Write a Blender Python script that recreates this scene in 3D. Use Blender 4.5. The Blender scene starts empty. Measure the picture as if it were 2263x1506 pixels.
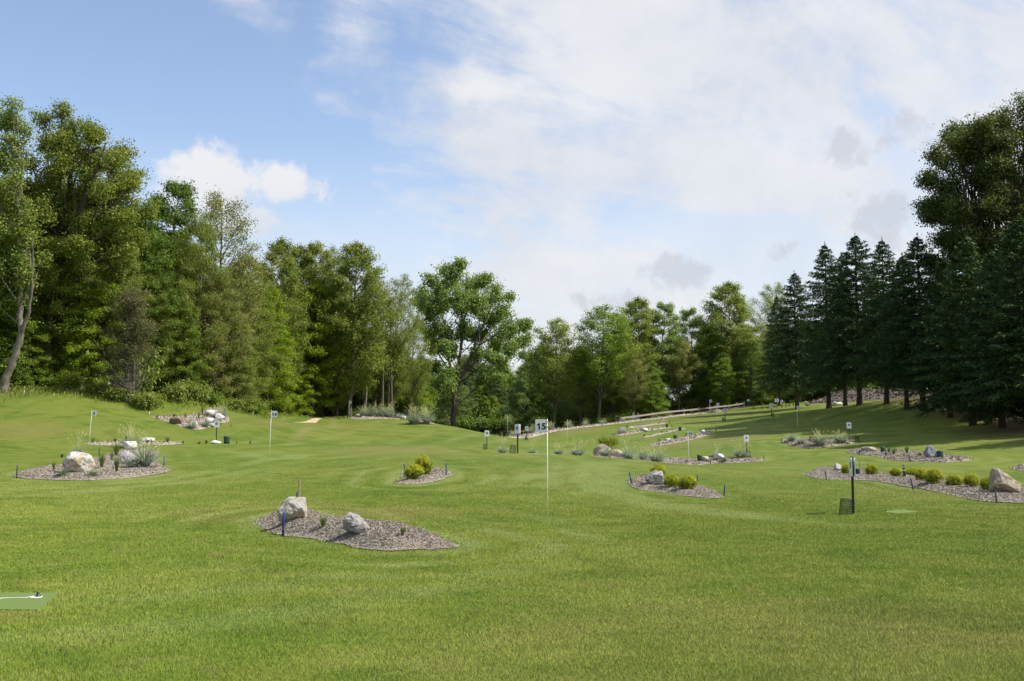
GRASS = True; GRASS_KEEP = 1.0
SUN_W = 4.2; EXPOSURE = 0.75; SKY_SAT = 1.0; SKY_VAL = 1.0
import bpy, bmesh, math, random
import numpy as np
from mathutils import Vector, Matrix, noise as mnoise, geometry as mgeo

random.seed(7)
RNG = np.random.default_rng(7)
scene = bpy.context.scene
COL = scene.collection
R = math.radians

# ------------------------------------------------------------------ camera
F_PX, CX, CY, EYE, HOR = 2200.0, 1131.5, 753.0, 1.6, 935.0
PITCH = math.atan((HOR - CY) / F_PX)
cam_d = bpy.data.cameras.new('camera')
cam_d.sensor_width = 36.0
cam_d.lens = 36.0 * F_PX / 2263.0
cam_d.clip_start = 0.1
cam_d.clip_end = 6000.0
cam = bpy.data.objects.new('camera', cam_d)
cam.location = (0, 0, EYE)
cam.rotation_euler = (math.pi / 2 + PITCH, 0, 0)
COL.objects.link(cam)
scene.camera = cam

def ray(px, py):
    a, b = px - CX, -(py - CY)
    c, s = math.cos(PITCH), math.sin(PITCH)
    return np.array([a, F_PX * c - b * s, F_PX * s + b * c])

def pt(px, py, D):
    """the point at depth D (metres along +Y) that is seen at photo pixel px, py"""
    d = ray(px, py)
    return np.array([0, 0, EYE]) + d * (D / d[1])

# ------------------------------------------------------------------ terrain
# survey of ground heights: photo pixel and depth estimated from objects of known height
SURVEY = [
 (1210,1148,21.5),(1886,1137,22.8),(625,1187,17),(595,1018,43),(196,996,54),(771,934,104),(1523,1037,58),
 (1650,1006,62),(1877,976,68),(478,977,62),(1144,1001,44),(1076,992,68),(1603,930,105),(1705,920,98),
 (1763,956,87),(677,928,108),(800,921,108),(900,927,104),(960,936,100),(1000,942,97),(1060,957,92),(1110,970,86),
 (960,960,80),(900,1000,58),(800,980,70),(700,1000,55),(620,985,60),(740,950,90),(1250,1005,44),(1040,1004,46),
 (1340,1012,46),(1420,1021,50),(1500,1035,54),(1254,992,84),(1390,1019,60),(1690,1017,60),(1335,1008,57),
 (1437,985,80),(1580,955,90),(1415,967,88),(1520,947,98),(1355,962,93),(1385,946,103),(1469,935,110),
 (1120,968,100),(1209,956,107),(1300,944,114),(1400,932,122),(1500,920,132),(1595,910,145),(1640,902,148),(1164,979,92),
 (1700,940,85),(1660,905,135),(1600,985,68),(2000,940,75),(2000,1010,50),(2100,1030,43),(2200,1000,50),(2263,985,52),
 (2000,915,82),(2263,960,60),(2263,1110,26),(0,1060,32),(0,1010,44),(0,960,56),(0,910,64),(0,870,68),(150,884,67),
 (250,940,61),(400,945,66),(350,920,69),(500,915,74),(560,922,84),(640,931,92),(480,958,67),(300,985,57),(450,988,55),(550,985,56),
 (1770,905,114),(1835,903,103),(1908,895,93),(1957,893,88),(2050,905,79),(2165,938,70),(2258,950,64),
 (1870,866,130),(2000,870,125),(1775,899,132),(285,872,72),(690,924,95),(880,1048,34),(1480,1085,31),(1900,1060,36),(300,1050,34),(800,1170,17.5),
]
_p = [tuple(pt(*s)) for s in SURVEY]
_p += [(x, d, -0.021 * d) for d in (-6, 4, 9, 14) for x in (-9, 0, 9)]
_p += [(6, 63, -0.78), (2, 66, -0.7), (-6, 30, -.4), (14, 40, -.6), (-30, 20, -.2), (35, 20, -.3), (45, 40, .4),
       (-50, 80, 6), (-80, 100, 9), (-32, 100, 4), (-27, 130, 3), (-60, 150, 7), (60, 100, 6), (52, 70, 3.6), (42, 58, 2),
       (60, 150, 5), (34, 172, 4.4), (20, 165, 2.6), (0, 266, -.35), (-30, 266, -.3), (20, 262, .1), (0, 290, .6), (-60, 270, .3), (60, 250, 2.5), (-60, 55, 4.5), (-55, 35, 1.5),
       (-8, 125, .7), (0, 120, .1), (8, 125, .3), (-14, 118, 1.4), (-10, 150, .3), (10, 150, .3), (-45, 190, 2.5), (40, 200, 3.5), (-3, 134, -.6), (-4.2, 107, .25), (-2.8, 101, .42), (-1.6, 104, -.1), (-6.5, 108, .9), (-4, 118, -.3)]
_p = np.array(_p)
_S = 40.0
def _k(d2):
    return 0.5 * d2 * np.log(d2 + 1e-9)
_q = _p[:, :2] / _S
_n = len(_p)
_A = np.zeros((_n + 3, _n + 3))
_A[:_n, :_n] = _k(((_q[:, None] - _q[None]) ** 2).sum(-1)) + np.eye(_n) * 0.004
_A[:_n, _n] = 1; _A[:_n, _n + 1:] = _q
_A[_n:, :_n] = _A[:_n, _n:].T
_W = np.linalg.solve(_A, np.concatenate([_p[:, 2], [0, 0, 0]]))
WATER_Z = -0.55

def smooth(e0, e1, x):
    t = np.clip((np.asarray(x, float) - e0) / (e1 - e0), 0, 1)
    return t * t * (3 - 2 * t)

def height(X, Y):
    X = np.atleast_1d(np.asarray(X, float)); Y = np.atleast_1d(np.asarray(Y, float))
    shp = X.shape
    P = np.stack([X.ravel(), Y.ravel()], 1) / _S
    out = np.empty(len(P))
    for i in range(0, len(P), 20000):
        B = P[i:i + 20000]
        out[i:i + 20000] = _k(((B[:, None] - _q[None]) ** 2).sum(-1)) @ _W[:_n] + _W[_n] + B @ _W[_n + 1:]
    X, Y = X.ravel(), Y.ravel()
    far = smooth(150, 250, np.hypot(X, Y - 110))
    out = out * (1 - far) + far * 3.0
    # the pond basin
    e = np.sqrt(((X + 22) / 44) ** 2 + ((Y - 191) / 71) ** 2)
    e2 = np.sqrt(((X + 1.8) / 5.5) ** 2 + ((Y - 129) / 21) ** 2)
    basin = np.maximum(smooth(1.12, .86, e), smooth(1.2, .7, e2))
    out = out * (1 - basin) + basin * (WATER_Z - 1.2)
    return out.reshape(shp)

def hz(x, y):
    return float(height(x, y)[0])

def hit(px, py, D=None):
    """ground point seen at photo pixel (first hit), or the ground at depth D below/above that pixel"""
    d = ray(px, py); d = d / d[1]
    if D is not None and D < 0:                    # first ground seen beyond depth |D|
        ts = np.arange(-D, -D + 25, .1)
        g = EYE + d[2] * ts - height(d[0] * ts, ts)
        i = np.where((g[:-1] > 0) & (g[1:] <= 0))[0]
        D = ts[i[0]] if len(i) else ts[np.argmin(np.abs(g))]
    if D is not None:
        x, y = d[0] * D, D
        return np.array([x, y, hz(x, y)])
    ts = np.concatenate([np.arange(4, 60, .25), np.arange(60, 200, .5)])
    P = np.array([0, 0, EYE])[None] + d[None] * ts[:, None]
    g = P[:, 2] - height(P[:, 0], P[:, 1])
    i = np.where(g < 0)[0]
    if len(i) == 0:
        j = len(ts) - 1
    else:
        j = i[0]
    if j > 0 and len(i):
        a = g[j - 1] / (g[j - 1] - g[j]); t = ts[j - 1] + a * (ts[j] - ts[j - 1])
    else:
        # ray grazes over the ground: take the closest approach
        t = ts[np.argmin(g)]
    x, y = d[0] * t, t
    return np.array([x, y, hz(x, y)])

# ------------------------------------------------------------------ mesh helpers
def mk_mesh(name, V, faces, mats, var=None, smooth_shade=False, extra=None, fmat=None):
    V = np.asarray(V, np.float32)
    me = bpy.data.meshes.new(name)
    faces = [np.asarray(f, np.int32) for f in faces if len(f)]
    loops = np.concatenate([f.ravel() for f in faces])
    tot = np.concatenate([np.full(len(f), f.shape[1], np.int32) for f in faces])
    start = np.concatenate([[0], np.cumsum(tot)[:-1]]).astype(np.int32)
    me.vertices.add(len(V)); me.loops.add(len(loops)); me.polygons.add(len(tot))
    me.vertices.foreach_set('co', V.ravel())
    me.loops.foreach_set('vertex_index', loops)
    me.polygons.foreach_set('loop_start', start)
    me.polygons.foreach_set('loop_total', tot)
    me.polygons.foreach_set('use_smooth', np.full(len(tot), smooth_shade))
    for m in (mats if isinstance(mats, (list, tuple)) else [mats]):
        me.materials.append(m)
    if fmat is not None:
        me.polygons.foreach_set('material_index', np.asarray(fmat, np.int32))
    attrs = dict(extra or {})
    if var is not None:
        attrs['var'] = var
    for k, a in attrs.items():
        at = me.attributes.new(k, 'FLOAT', 'POINT')
        at.data.foreach_set('value', np.asarray(a, np.float32))
    me.update(calc_edges=True)
    return me

class Buf:
    """collects tubes, quads and leaves that become ONE mesh"""
    def __init__(s):
        s.V, s.Q, s.T, s.var, s.n = [], [], [], [], 0
    def add(s, V, Q=None, T=None, var=.5):
        V = np.asarray(V, float)
        if Q is not None and len(Q): s.Q.append(np.asarray(Q, int) + s.n)
        if T is not None and len(T): s.T.append(np.asarray(T, int) + s.n)
        s.V.append(V); s.var.append(np.broadcast_to(np.asarray(var, float), (len(V),)))
        s.n += len(V)
    def tube(s, P, rad, sides=6, var=.5, cap=False):
        P = np.asarray(P, float); rad = np.broadcast_to(np.asarray(rad, float), (len(P),))
        tg = np.gradient(P, axis=0); tg /= np.linalg.norm(tg, axis=1)[:, None] + 1e-9
        ref = np.array([0, 0, 1.]) if abs(tg[0][2]) < .9 else np.array([1., 0, 0])
        a = np.cross(tg, ref); a /= np.linalg.norm(a, axis=1)[:, None] + 1e-9
        b = np.cross(tg, a)
        th = np.linspace(0, 2 * np.pi, sides, endpoint=False)
        V = P[:, None] + rad[:, None, None] * (a[:, None] * np.cos(th)[None, :, None] + b[:, None] * np.sin(th)[None, :, None])
        n = len(P)
        i = np.arange(n - 1)[:, None] * sides; j = np.arange(sides)[None]; k = (j + 1) % sides
        Q = np.stack([i + j, i + k, i + sides + k, i + sides + j], -1).reshape(-1, 4)
        V = V.reshape(-1, 3); T = None
        if cap:
            V = np.vstack([V, P[0], P[-1]]); m = n * sides
            jj = np.arange(sides); kk = (jj + 1) % sides
            T = np.vstack([np.stack([np.full(sides, m), kk, jj], 1), np.stack([np.full(sides, m + 1), (n - 1) * sides + jj, (n - 1) * sides + kk], 1)])
        s.add(V, Q, T, var)
    def leaves(s, C, N, size, rng, aspect=.55, var=None, tang=None):
        C = np.asarray(C, float); n = len(C)
        N = N / (np.linalg.norm(N, axis=1)[:, None] + 1e-9)
        t = rng.normal(size=(n, 3)) if tang is None else np.asarray(tang, float)
        t = t - N * (t * N).sum(1)[:, None]; t /= np.linalg.norm(t, axis=1)[:, None] + 1e-9
        b = np.cross(N, t)
        sz = np.broadcast_to(np.asarray(size, float), (n,))[:, None]
        V = np.stack([C - t * sz * .5, C + b * sz * .5 * aspect + t * sz * .06, C + t * sz * .5, C - b * sz * .5 * aspect + t * sz * .06], 1).reshape(-1, 3)
        Q = np.arange(4 * n).reshape(n, 4)
        vv = rng.random(n) if var is None else np.broadcast_to(var, (n,))
        s.add(V, Q, None, np.repeat(vv, 4))
    def box(s, c, size, var=.5, rot=None):
        c = np.asarray(c, float); h = np.asarray(size, float) / 2
        V = np.array([[x, y, z] for x in (-1, 1) for y in (-1, 1) for z in (-1, 1)]) * h
        if rot is not None: V = V @ np.array(rot.to_3x3()).T
        s.add(V + c, [[0, 1, 3, 2], [4, 6, 7, 5], [0, 4, 5, 1], [2, 3, 7, 6], [0, 2, 6, 4], [1, 5, 7, 3]], None, var)
    def lathe(s, prof, sides=16, var=.5, c=(0, 0, 0)):
        prof = np.asarray(prof, float); th = np.linspace(0, 2 * np.pi, sides, endpoint=False)
        V = np.stack([prof[:, None, 0] * np.cos(th), prof[:, None, 0] * np.sin(th), np.repeat(prof[:, 1:2], sides, 1)], -1).reshape(-1, 3) + np.asarray(c)
        n = len(prof); i = np.arange(n - 1)[:, None] * sides; j = np.arange(sides)[None]; k = (j + 1) % sides
        s.add(V, np.stack([i + j, i + k, i + sides + k, i + sides + j], -1).reshape(-1, 4), None, var)
    def mesh(s, name, mat, smooth_shade=False):
        return mk_mesh(name, np.vstack(s.V), [np.vstack(x) for x in (s.Q, s.T) if x], mat, np.concatenate(s.var), smooth_shade)

def bevel_mesh(me, w, seg=2):
    bm = bmesh.new(); bm.from_mesh(me)
    bmesh.ops.remove_doubles(bm, verts=bm.verts, dist=1e-5)
    es = [e for e in bm.edges if len(e.link_faces) == 2 and e.calc_face_angle(0) > .6]
    bmesh.ops.bevel(bm, geom=es, offset=w, segments=seg, affect='EDGES', profile=.5)
    bm.to_mesh(me); bm.free(); return me

def obj(name, me, parent=None, loc=(0, 0, 0), rot=(0, 0, 0), scale=(1, 1, 1), color=None):
    o = bpy.data.objects.new(name, me); COL.objects.link(o)
    if parent is not None: o.parent = parent
    o.location = loc; o.rotation_euler = rot; o.scale = scale
    if color is not None: o.color = (*color, 1)
    return o

def tag(o, label=None, cat=None, group=None, kind=None):
    for k, v in (('label', label), ('category', cat), ('group', group), ('kind', kind)):
        if v: o[k] = v
    return o

def thing(name, label, cat, loc, rot=(0, 0, 0), scale=(1, 1, 1), group=None):
    o = bpy.data.objects.new(name, None); COL.objects.link(o)
    o.empty_display_size = .2
    o.location = loc; o.rotation_euler = rot; o.scale = scale
    return tag(o, label, cat, group)

# ------------------------------------------------------------------ node helpers
class NT:
    def __init__(s, tree):
        s.t = tree; s.n = tree.nodes; s.l = tree.links
    def new(s, typ, **kw):
        nd = s.n.new(typ)
        for k, v in kw.items(): setattr(nd, k, v)
        return nd
    def put(s, sock, v):
        if hasattr(v, 'is_output') or isinstance(v, bpy.types.NodeSocket): s.l.new(v, sock)
        else: sock.default_value = v
    def m(s, op, a, b=None, c=None, clamp=False):
        nd = s.new('ShaderNodeMath', operation=op, use_clamp=clamp)
        s.put(nd.inputs[0], a)
        if b is not None: s.put(nd.inputs[1], b)
        if c is not None: s.put(nd.inputs[2], c)
        return nd.outputs[0]
    def vm(s, op, a, b=None):
        nd = s.new('ShaderNodeVectorMath', operation=op)
        s.put(nd.inputs[0], a)
        if b is not None: s.put(nd.inputs[1], b)
        return nd.outputs[0]
    def noise(s, vec, scale, detail=4, rough=.55, dist=0.0, out=0):
        nd = s.new('ShaderNodeTexNoise')
        if vec is not None: s.l.new(vec, nd.inputs['Vector'])
        nd.inputs['Scale'].default_value = scale; nd.inputs['Detail'].default_value = detail
        nd.inputs['Roughness'].default_value = rough; nd.inputs['Distortion'].default_value = dist
        return nd.outputs[out]
    def ss(s, x, e0, e1, lo=0., hi=1.):
        nd = s.new('ShaderNodeMapRange', interpolation_type='SMOOTHSTEP')
        s.put(nd.inputs[0], x); nd.inputs[1].default_value = e0; nd.inputs[2].default_value = e1
        nd.inputs[3].default_value = lo; nd.inputs[4].default_value = hi
        return nd.outputs[0]
    def mix(s, f, a, b, mode='MIX'):
        nd = s.new('ShaderNodeMix', data_type='RGBA', blend_type=mode)
        s.put(nd.inputs[0], f)
        for sock, v in ((nd.inputs[6], a), (nd.inputs[7], b)):
            s.put(sock, (*v, 1) if isinstance(v, tuple) and len(v) == 3 else v)
        return nd.outputs[2]
    def attr(s, name):
        nd = s.new('ShaderNodeAttribute', attribute_name=name); return nd.outputs['Fac']
    def bump(s, h, strength=.5, dist=.02):
        nd = s.new('ShaderNodeBump'); nd.inputs['Strength'].default_value = strength; nd.inputs['Distance'].default_value = dist
        s.l.new(h, nd.inputs['Height']); return nd.outputs[0]

def material(name):
    m = bpy.data.materials.new(name); m.use_nodes = True
    m.node_tree.nodes.clear()
    t = NT(m.node_tree); out = t.new('ShaderNodeOutputMaterial')
    return m, t, out

def principled(t, out, col, rough=.7, spec=.3, metal=0., normal=None):
    b = t.new('ShaderNodeBsdfPrincipled')
    t.put(b.inputs['Base Color'], (*col, 1) if isinstance(col, tuple) else col)
    t.put(b.inputs['Roughness'], rough); b.inputs['Specular IOR Level'].default_value = spec
    b.inputs['Metallic'].default_value = metal
    if normal is not None: t.l.new(normal, b.inputs['Normal'])
    if out is not None: t.l.new(b.outputs[0], out.inputs[0])
    return b

def solid(name, col, rough=.5, spec=.4, metal=0., vary=.12, scale=25):
    m, t, out = material(name)
    tc = t.new('ShaderNodeTexCoord').outputs['Object']
    n = t.noise(tc, scale, 4)
    c = t.mix(n, tuple(max(0, x * (1 - vary)) for x in col), tuple(min(1, x * (1 + vary)) for x in col))
    principled(t, out, c, t.m('MULTIPLY_ADD', n, .2, rough - .1), spec, metal)
    return m
# ------------------------------------------------------------------ materials
def lawn_material():
    m, t, out = material('lawn')
    g = t.new('ShaderNodeNewGeometry').outputs['Position']
    big = t.noise(g, .11, 3, .5)
    mid = t.noise(g, .55, 5, .62, .6)
    small = t.noise(g, 2.6, 5, .65)
    fine = t.noise(g, 26, 4, .7)
    blade = t.attr('blade'); var = t.attr('var'); mow = t.attr('mow'); dry = t.attr('dry'); lit = t.attr('litter')
    a = t.m('ADD', t.m('MULTIPLY', big, .55), t.m('MULTIPLY', mid, .45))
    f = t.ss(a, .42, .58)
    c = t.mix(f, LAWN_A, LAWN_B)
    c = t.mix(t.m('MULTIPLY', t.ss(small, .5, .72), .55), c, LAWN_C)
    c = t.mix(t.m('MULTIPLY', t.ss(t.noise(g, .9, 6, .7), .54, .70), .48), c, LAWN_D)
    c = t.mix(t.m('MULTIPLY', t.ss(t.noise(g, .33, 5, .6, 1.6), .50, .64), .55), c, LAWN_K)
    c = t.mix(dry, c, LAWN_D)
    c = t.mix(t.m('MULTIPLY', t.ss(mow, 0, 1), .62), c, LAWN_M)
    c = t.mix(t.m('MULTIPLY', t.ss(mow, 0, -1), .40), c, LAWN_K)
    mp = t.new('ShaderNodeMapping'); t.l.new(g, mp.inputs[0]); mp.inputs['Rotation'].default_value = (0, 0, .5); mp.inputs['Scale'].default_value = (1, 2.6, 1)
    rag = t.noise(mp.outputs[0], 1.5, 6, .68, .5)
    h = t.m('ADD', t.m('MULTIPLY', var, .85), t.m('ADD', t.m('MULTIPLY', fine, .45), t.m('MULTIPLY_ADD', rag, 1.05, -.15)))
    hs = t.new('ShaderNodeHueSaturation'); t.l.new(c, hs.inputs['Color'])
    t.l.new(t.m('MULTIPLY', t.m('MULTIPLY_ADD', h, .62, .40), t.m('MULTIPLY_ADD', blade, .70, .93)), hs.inputs['Value'])
    t.l.new(t.m('MULTIPLY_ADD', fine, .03, .485), hs.inputs['Hue'])
    c = hs.outputs[0]
    lc = t.mix(t.noise(g, 3.5, 6, .7), (.045, .03, .02), (.13, .085, .055))
    c = t.mix(lit, c, lc)
    bump = t.bump(t.m('ADD', fine, t.m('MULTIPLY', small, 1.4)), .25, .05)
    up = t.vm('NORMALIZE', t.vm('ADD', t.vm('MULTIPLY', bump, (.4, .4, .4)), (0., 0., .75)))     # mown blades point up: shade the sward by its own plane
    b = principled(t, None, c, .75, .12, 0, up)
    tr = t.new('ShaderNodeBsdfTranslucent'); t.l.new(c, tr.inputs[0])
    mx = t.new('ShaderNodeMixShader'); mx.inputs[0].default_value = .22
    t.l.new(b.outputs[0], mx.inputs[1]); t.l.new(tr.outputs[0], mx.inputs[2]); t.l.new(mx.outputs[0], out.inputs[0])
    return m
LAWN_A = (.116, .168, .020); LAWN_B = (.164, .200, .034); LAWN_C = (.200, .212, .052); LAWN_D = (.200, .178, .058)
LAWN_M = (.205, .248, .075); LAWN_K = (.066, .122, .010)
M_LAWN = lawn_material()

def leaf_material(name, trans=.46, vspread=.55, rough=.55, hue=.03, objcol=True, col=(.06, .1, .02), spec=.25):
    m, t, out = material(name)
    var = t.attr('var')
    if objcol:
        oi = t.new('ShaderNodeObjectInfo'); c = oi.outputs['Color']
    else:
        c = (*col, 1)
    hs = t.new('ShaderNodeHueSaturation'); t.put(hs.inputs['Color'], c)
    t.l.new(t.m('MULTIPLY_ADD', var, vspread * 2, 1 - vspread), hs.inputs['Value'])
    t.l.new(t.m('MULTIPLY_ADD', var, -hue * 2, .5 + hue), hs.inputs['Hue'])
    c = hs.outputs[0]
    b = principled(t, None, c, rough, spec)
    tr = t.new('ShaderNodeBsdfTranslucent'); t.l.new(t.mix(.5, c, (1., 1.05, .45, 1), 'MULTIPLY'), tr.inputs[0])
    mx = t.new('ShaderNodeMixShader'); mx.inputs[0].default_value = trans
    t.l.new(b.outputs[0], mx.inputs[1]); t.l.new(tr.outputs[0], mx.inputs[2]); t.l.new(mx.outputs[0], out.inputs[0])
    return m
M_LEAF = leaf_material('leaves')
M_NEEDLE = leaf_material('needles', .12, .5, .6, .02)
M_BLADE = leaf_material('clump_blades', .25, .35, .5, .012)

def bark_material(name, a, b, scale=3.0):
    m, t, out = material(name)
    tc = t.new('ShaderNodeTexCoord').outputs['Object']
    mp = t.new('ShaderNodeMapping'); t.l.new(tc, mp.inputs[0]); mp.inputs['Scale'].default_value = (1, 1, .16)
    n = t.noise(mp.outputs[0], scale * 3, 6, .7, .4)
    n2 = t.noise(tc, scale * .3, 3)
    c = t.mix(t.ss(n, .3, .7), a, b); c = t.mix(t.m('MULTIPLY', n2, .4), c, (.09, .10, .05))
    principled(t, out, c, .9, .15, 0, t.bump(n, .8, .05))
    return m
M_BARK = bark_material('bark', (.05, .04, .03), (.17, .145, .12))
M_BARKG = bark_material('grey_bark', (.085, .075, .062), (.25, .22, .185))
M_BARKD = bark_material('dark_bark', (.025, .02, .016), (.085, .065, .05))

def mulch_material(name, dark, pale, warm):
    m, t, out = material(name)
    g = t.new('ShaderNodeNewGeometry').outputs['Position']
    var = t.attr('var')
    mp = t.new('ShaderNodeMapping'); t.l.new(g, mp.inputs[0]); mp.inputs['Scale'].default_value = (1, 1.7, 1)
    n = t.noise(mp.outputs[0], 24, 5, .8, 1.2)
    vo = t.new('ShaderNodeTexVoronoi'); vo.inputs['Scale'].default_value = 30; t.l.new(mp.outputs[0], vo.inputs['Vector'])
    w = t.noise(g, 1.4, 4, .6)
    f = t.m('ADD', t.m('MULTIPLY', n, .7), t.m('MULTIPLY', t.m('SUBTRACT', var, .5), .75))
    c = t.mix(t.ss(f, .18, .62), dark, pale)
    c = t.mix(t.m('MULTIPLY', t.ss(w, .45, .7), .5), c, warm)
    c = t.mix(t.m('MULTIPLY', t.ss(vo.outputs['Distance'], .35, .05), .35), c, dark)
    principled(t, out, c, .9, .12, 0, t.bump(n, 1, .04))
    return m
M_MULCH = mulch_material('mulch', (.16, .134, .106), (.68, .61, .51), (.41, .345, .275))
M_BANK_SHADED = mulch_material('bank_mulch_shaded', (.06, .05, .042), (.24, .20, .165), (.14, .11, .09))  # darkened mulch copy, the hillside's partial shade is put into its colour
M_GRAVEL = mulch_material('gravel', (.17, .15, .135), (.42, .38, .34), (.28, .24, .2))
M_SAND = mulch_material('sand', (.40, .30, .19), (.56, .45, .31), (.48, .37, .24))

def rock_material(name, base, tan, dark, tan_amt, dark_amt):
    m, t, out = material(name)
    tc = t.new('ShaderNodeTexCoord').outputs['Object']
    oi = t.new('ShaderNodeObjectInfo').outputs['Random']
    off = t.vm('ADD', tc, t.vm('MULTIPLY', (37, 11, 23), (1, 1, 1)))
    cmb = t.new('ShaderNodeCombineXYZ'); t.l.new(t.m('MULTIPLY', oi, 40), cmb.inputs[0]); t.l.new(t.m('MULTIPLY', oi, 17), cmb.inputs[2])
    v = t.vm('ADD', tc, cmb.outputs[0])
    n1 = t.noise(v, 3.2, 6, .68, .4); n2 = t.noise(v, 11, 6, .75, .3); n3 = t.noise(v, 1.5, 4, .6, .5); n4 = t.noise(v, 40, 3, .7)
    c = t.mix(t.m('MULTIPLY', t.ss(n3, .62 - tan_amt * .35, .72 - tan_amt * .2), .85), base, tan)
    c = t.mix(t.m('MULTIPLY', t.ss(t.m('ADD', t.m('MULTIPLY', n1, .6), t.m('MULTIPLY', n2, .4)), .60 - dark_amt * .14, .68 - dark_amt * .1), .85), c, dark)
    c = t.mix(t.m('MULTIPLY', n4, .5), c, t.mix(.6, c, (.1, .09, .08), 'MIX'))
    hh = t.m('ADD', t.m('MULTIPLY', n1, 1.0), t.m('MULTIPLY', n2, .5))
    principled(t, out, c, .88, .2, 0, t.bump(hh, .9, .09))
    return m
M_ROCK_PALE = rock_material('pale_limestone', (.62, .60, .54), (.46, .33, .17), (.10, .095, .085), .45, .55)
M_ROCK_GREY = rock_material('grey_limestone', (.52, .50, .47), (.42, .36, .28), (.055, .055, .055), .15, .95)
M_ROCK_TAN = rock_material('tan_stone', (.50, .45, .37), (.44, .33, .20), (.11, .09, .07), .6, .5)
M_ROCK_WHITE = rock_material('white_stone', (.70, .68, .64), (.5, .44, .34), (.2, .19, .18), .15, .3)
M_ROCK_BLUE = rock_material('blue_grey_stone', (.30, .32, .36), (.35, .34, .32), (.07, .08, .1), .1, .7)
M_ROCK_BROWN = rock_material('brown_stone', (.20, .15, .11), (.27, .17, .09), (.05, .04, .035), .5, .6)

M_BLUE = solid('blue_paint', (.020, .045, .19), .35, .5)
M_WOOD = solid('raw_wood', (.42, .30, .19), .8, .2, 0, .25, 18)
M_RAILW = solid('weathered_wood', (.27, .24, .205), .85, .2, 0, .3, 9)
M_WHITE = solid('white_plastic', (.72, .73, .76), .4, .4, 0, .04)
M_POLE = solid('pole_white', (.74, .75, .76), .35, .5, 0, .04)
M_BLACK = solid('black_metal', (.012, .012, .013), .45, .5)
M_INK = solid('black_ink', (.012, .012, .014), .6, .3)
M_NUM = solid('white_ink', (.7, .71, .72), .6, .3)
M_BINGREEN = solid('bin_green', (.02, .045, .028), .5, .4)
M_SPK = solid('speaker_green', (.028, .062, .042), .55, .35, 0, .2, 12)
M_DARK = solid('dark_slot', (.006, .007, .007), .8, .2)
M_SILVER = solid('silver_metal', (.55, .54, .52), .3, .6, .9)
M_BRONZE = solid('dark_bronze', (.03, .027, .024), .45, .5, .3)
M_MAT = solid('artificial_turf', (.120, .172, .048), .9, .1, 0, .25, 160)
M_LINE = solid('white_cord', (.72, .73, .74), .7, .2)
M_GREYSTK = solid('grey_stake', (.07, .08, .10), .6, .3)

# ------------------------------------------------------------------ pond
m, t, out = material('pond_water')
g = t.new('ShaderNodeNewGeometry').outputs['Position']
mp = t.new('ShaderNodeMapping'); t.l.new(g, mp.inputs[0]); mp.inputs['Scale'].default_value = (.5, 1.2, 1)
nz = t.noise(mp.outputs[0], 1.1, 3, .6)
bs = principled(t, out, (.010, .014, .011), .03, .5, 0, t.bump(nz, .05, .03))
M_WATER = m
# ------------------------------------------------------------------ light and sky
SUN_EL, SUN_AZ = R(51), R(93)      # azimuth clockwise from +Y (the view direction)
sl = bpy.data.lights.new('sun', 'SUN'); sl.energy = SUN_W; sl.angle = R(.53); sl.color = (1.0, .95, .87)
so = bpy.data.objects.new('sun', sl); COL.objects.link(so)
sd = Vector((math.sin(SUN_AZ) * math.cos(SUN_EL), math.cos(SUN_AZ) * math.cos(SUN_EL), math.sin(SUN_EL)))
so.rotation_euler = sd.to_track_quat('Z', 'Y').to_euler()
so.location = (60, -20, 60)
w = bpy.data.worlds.new('World'); scene.world = w; w.use_nodes = True
w.node_tree.nodes.clear()
t = NT(w.node_tree)
wo = t.new('ShaderNodeOutputWorld'); bg = t.new('ShaderNodeBackground'); bg.inputs[1].default_value = .12
t.l.new(bg.outputs[0], wo.inputs[0])
sky = t.new('ShaderNodeTexSky', sky_type='NISHITA'); sky.sun_disc = False
sky.sun_elevation = SUN_EL; sky.sun_rotation = SUN_AZ; sky.air_density = 1.0; sky.dust_density = .8; sky.ozone_density = 2.2
d = t.new('ShaderNodeTexCoord').outputs['Generated']
sx = t.new('ShaderNodeSeparateXYZ'); t.l.new(d, sx.inputs[0])
X, Y, Z = sx.outputs
AZ = t.m('MULTIPLY', t.m('ARCTAN2', X, Y), 57.2958)
EL = t.m('MULTIPLY', t.m('ARCSINE', Z), 57.2958)
def comb(a, b, c=0.):
    n = t.new('ShaderNodeCombineXYZ'); t.put(n.inputs[0], a); t.put(n.inputs[1], b); t.put(n.inputs[2], c); return n.outputs[0]
# coordinates of a flat cloud deck, so that streaks converge with distance
zz = t.m('ADD', t.m('MAXIMUM', Z, 0.), .16)
U = t.m('DIVIDE', X, zz); V = t.m('DIVIDE', Y, zz)
rotu = t.m('ADD', t.m('MULTIPLY', U, .80), t.m('MULTIPLY', V, .60)); rotv = t.m('SUBTRACT', t.m('MULTIPLY', V, .80), t.m('MULTIPLY', U, .60))
streak = t.noise(comb(t.m('MULTIPLY', rotu, .8), t.m('MULTIPLY', rotv, 1.5)), 1.25, 9, .62, .55)
veil = t.noise(d, 3.1, 7, .6, .5)
puff = t.noise(d, 9.0, 9, .60, .25)
fine = t.noise(d, 30.0, 6, .65, .2)
def blob(a0, e0, ra, re, rot=0.):
    da = t.m('SUBTRACT', AZ, a0); de = t.m('SUBTRACT', EL, e0)
    c, s = math.cos(R(rot)), math.sin(R(rot))
    x = t.m('ADD', t.m('MULTIPLY', da, c / ra), t.m('MULTIPLY', de, s / ra))
    y = t.m('SUBTRACT', t.m('MULTIPLY', de, c / re), t.m('MULTIPLY', da, s / re))
    r2 = t.m('ADD', t.m('MULTIPLY', x, x), t.m('MULTIPLY', y, y))
    return t.m('SUBTRACT', 1., t.m('SQRT', r2))          # 1 at the centre, 0 at the rim
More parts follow.
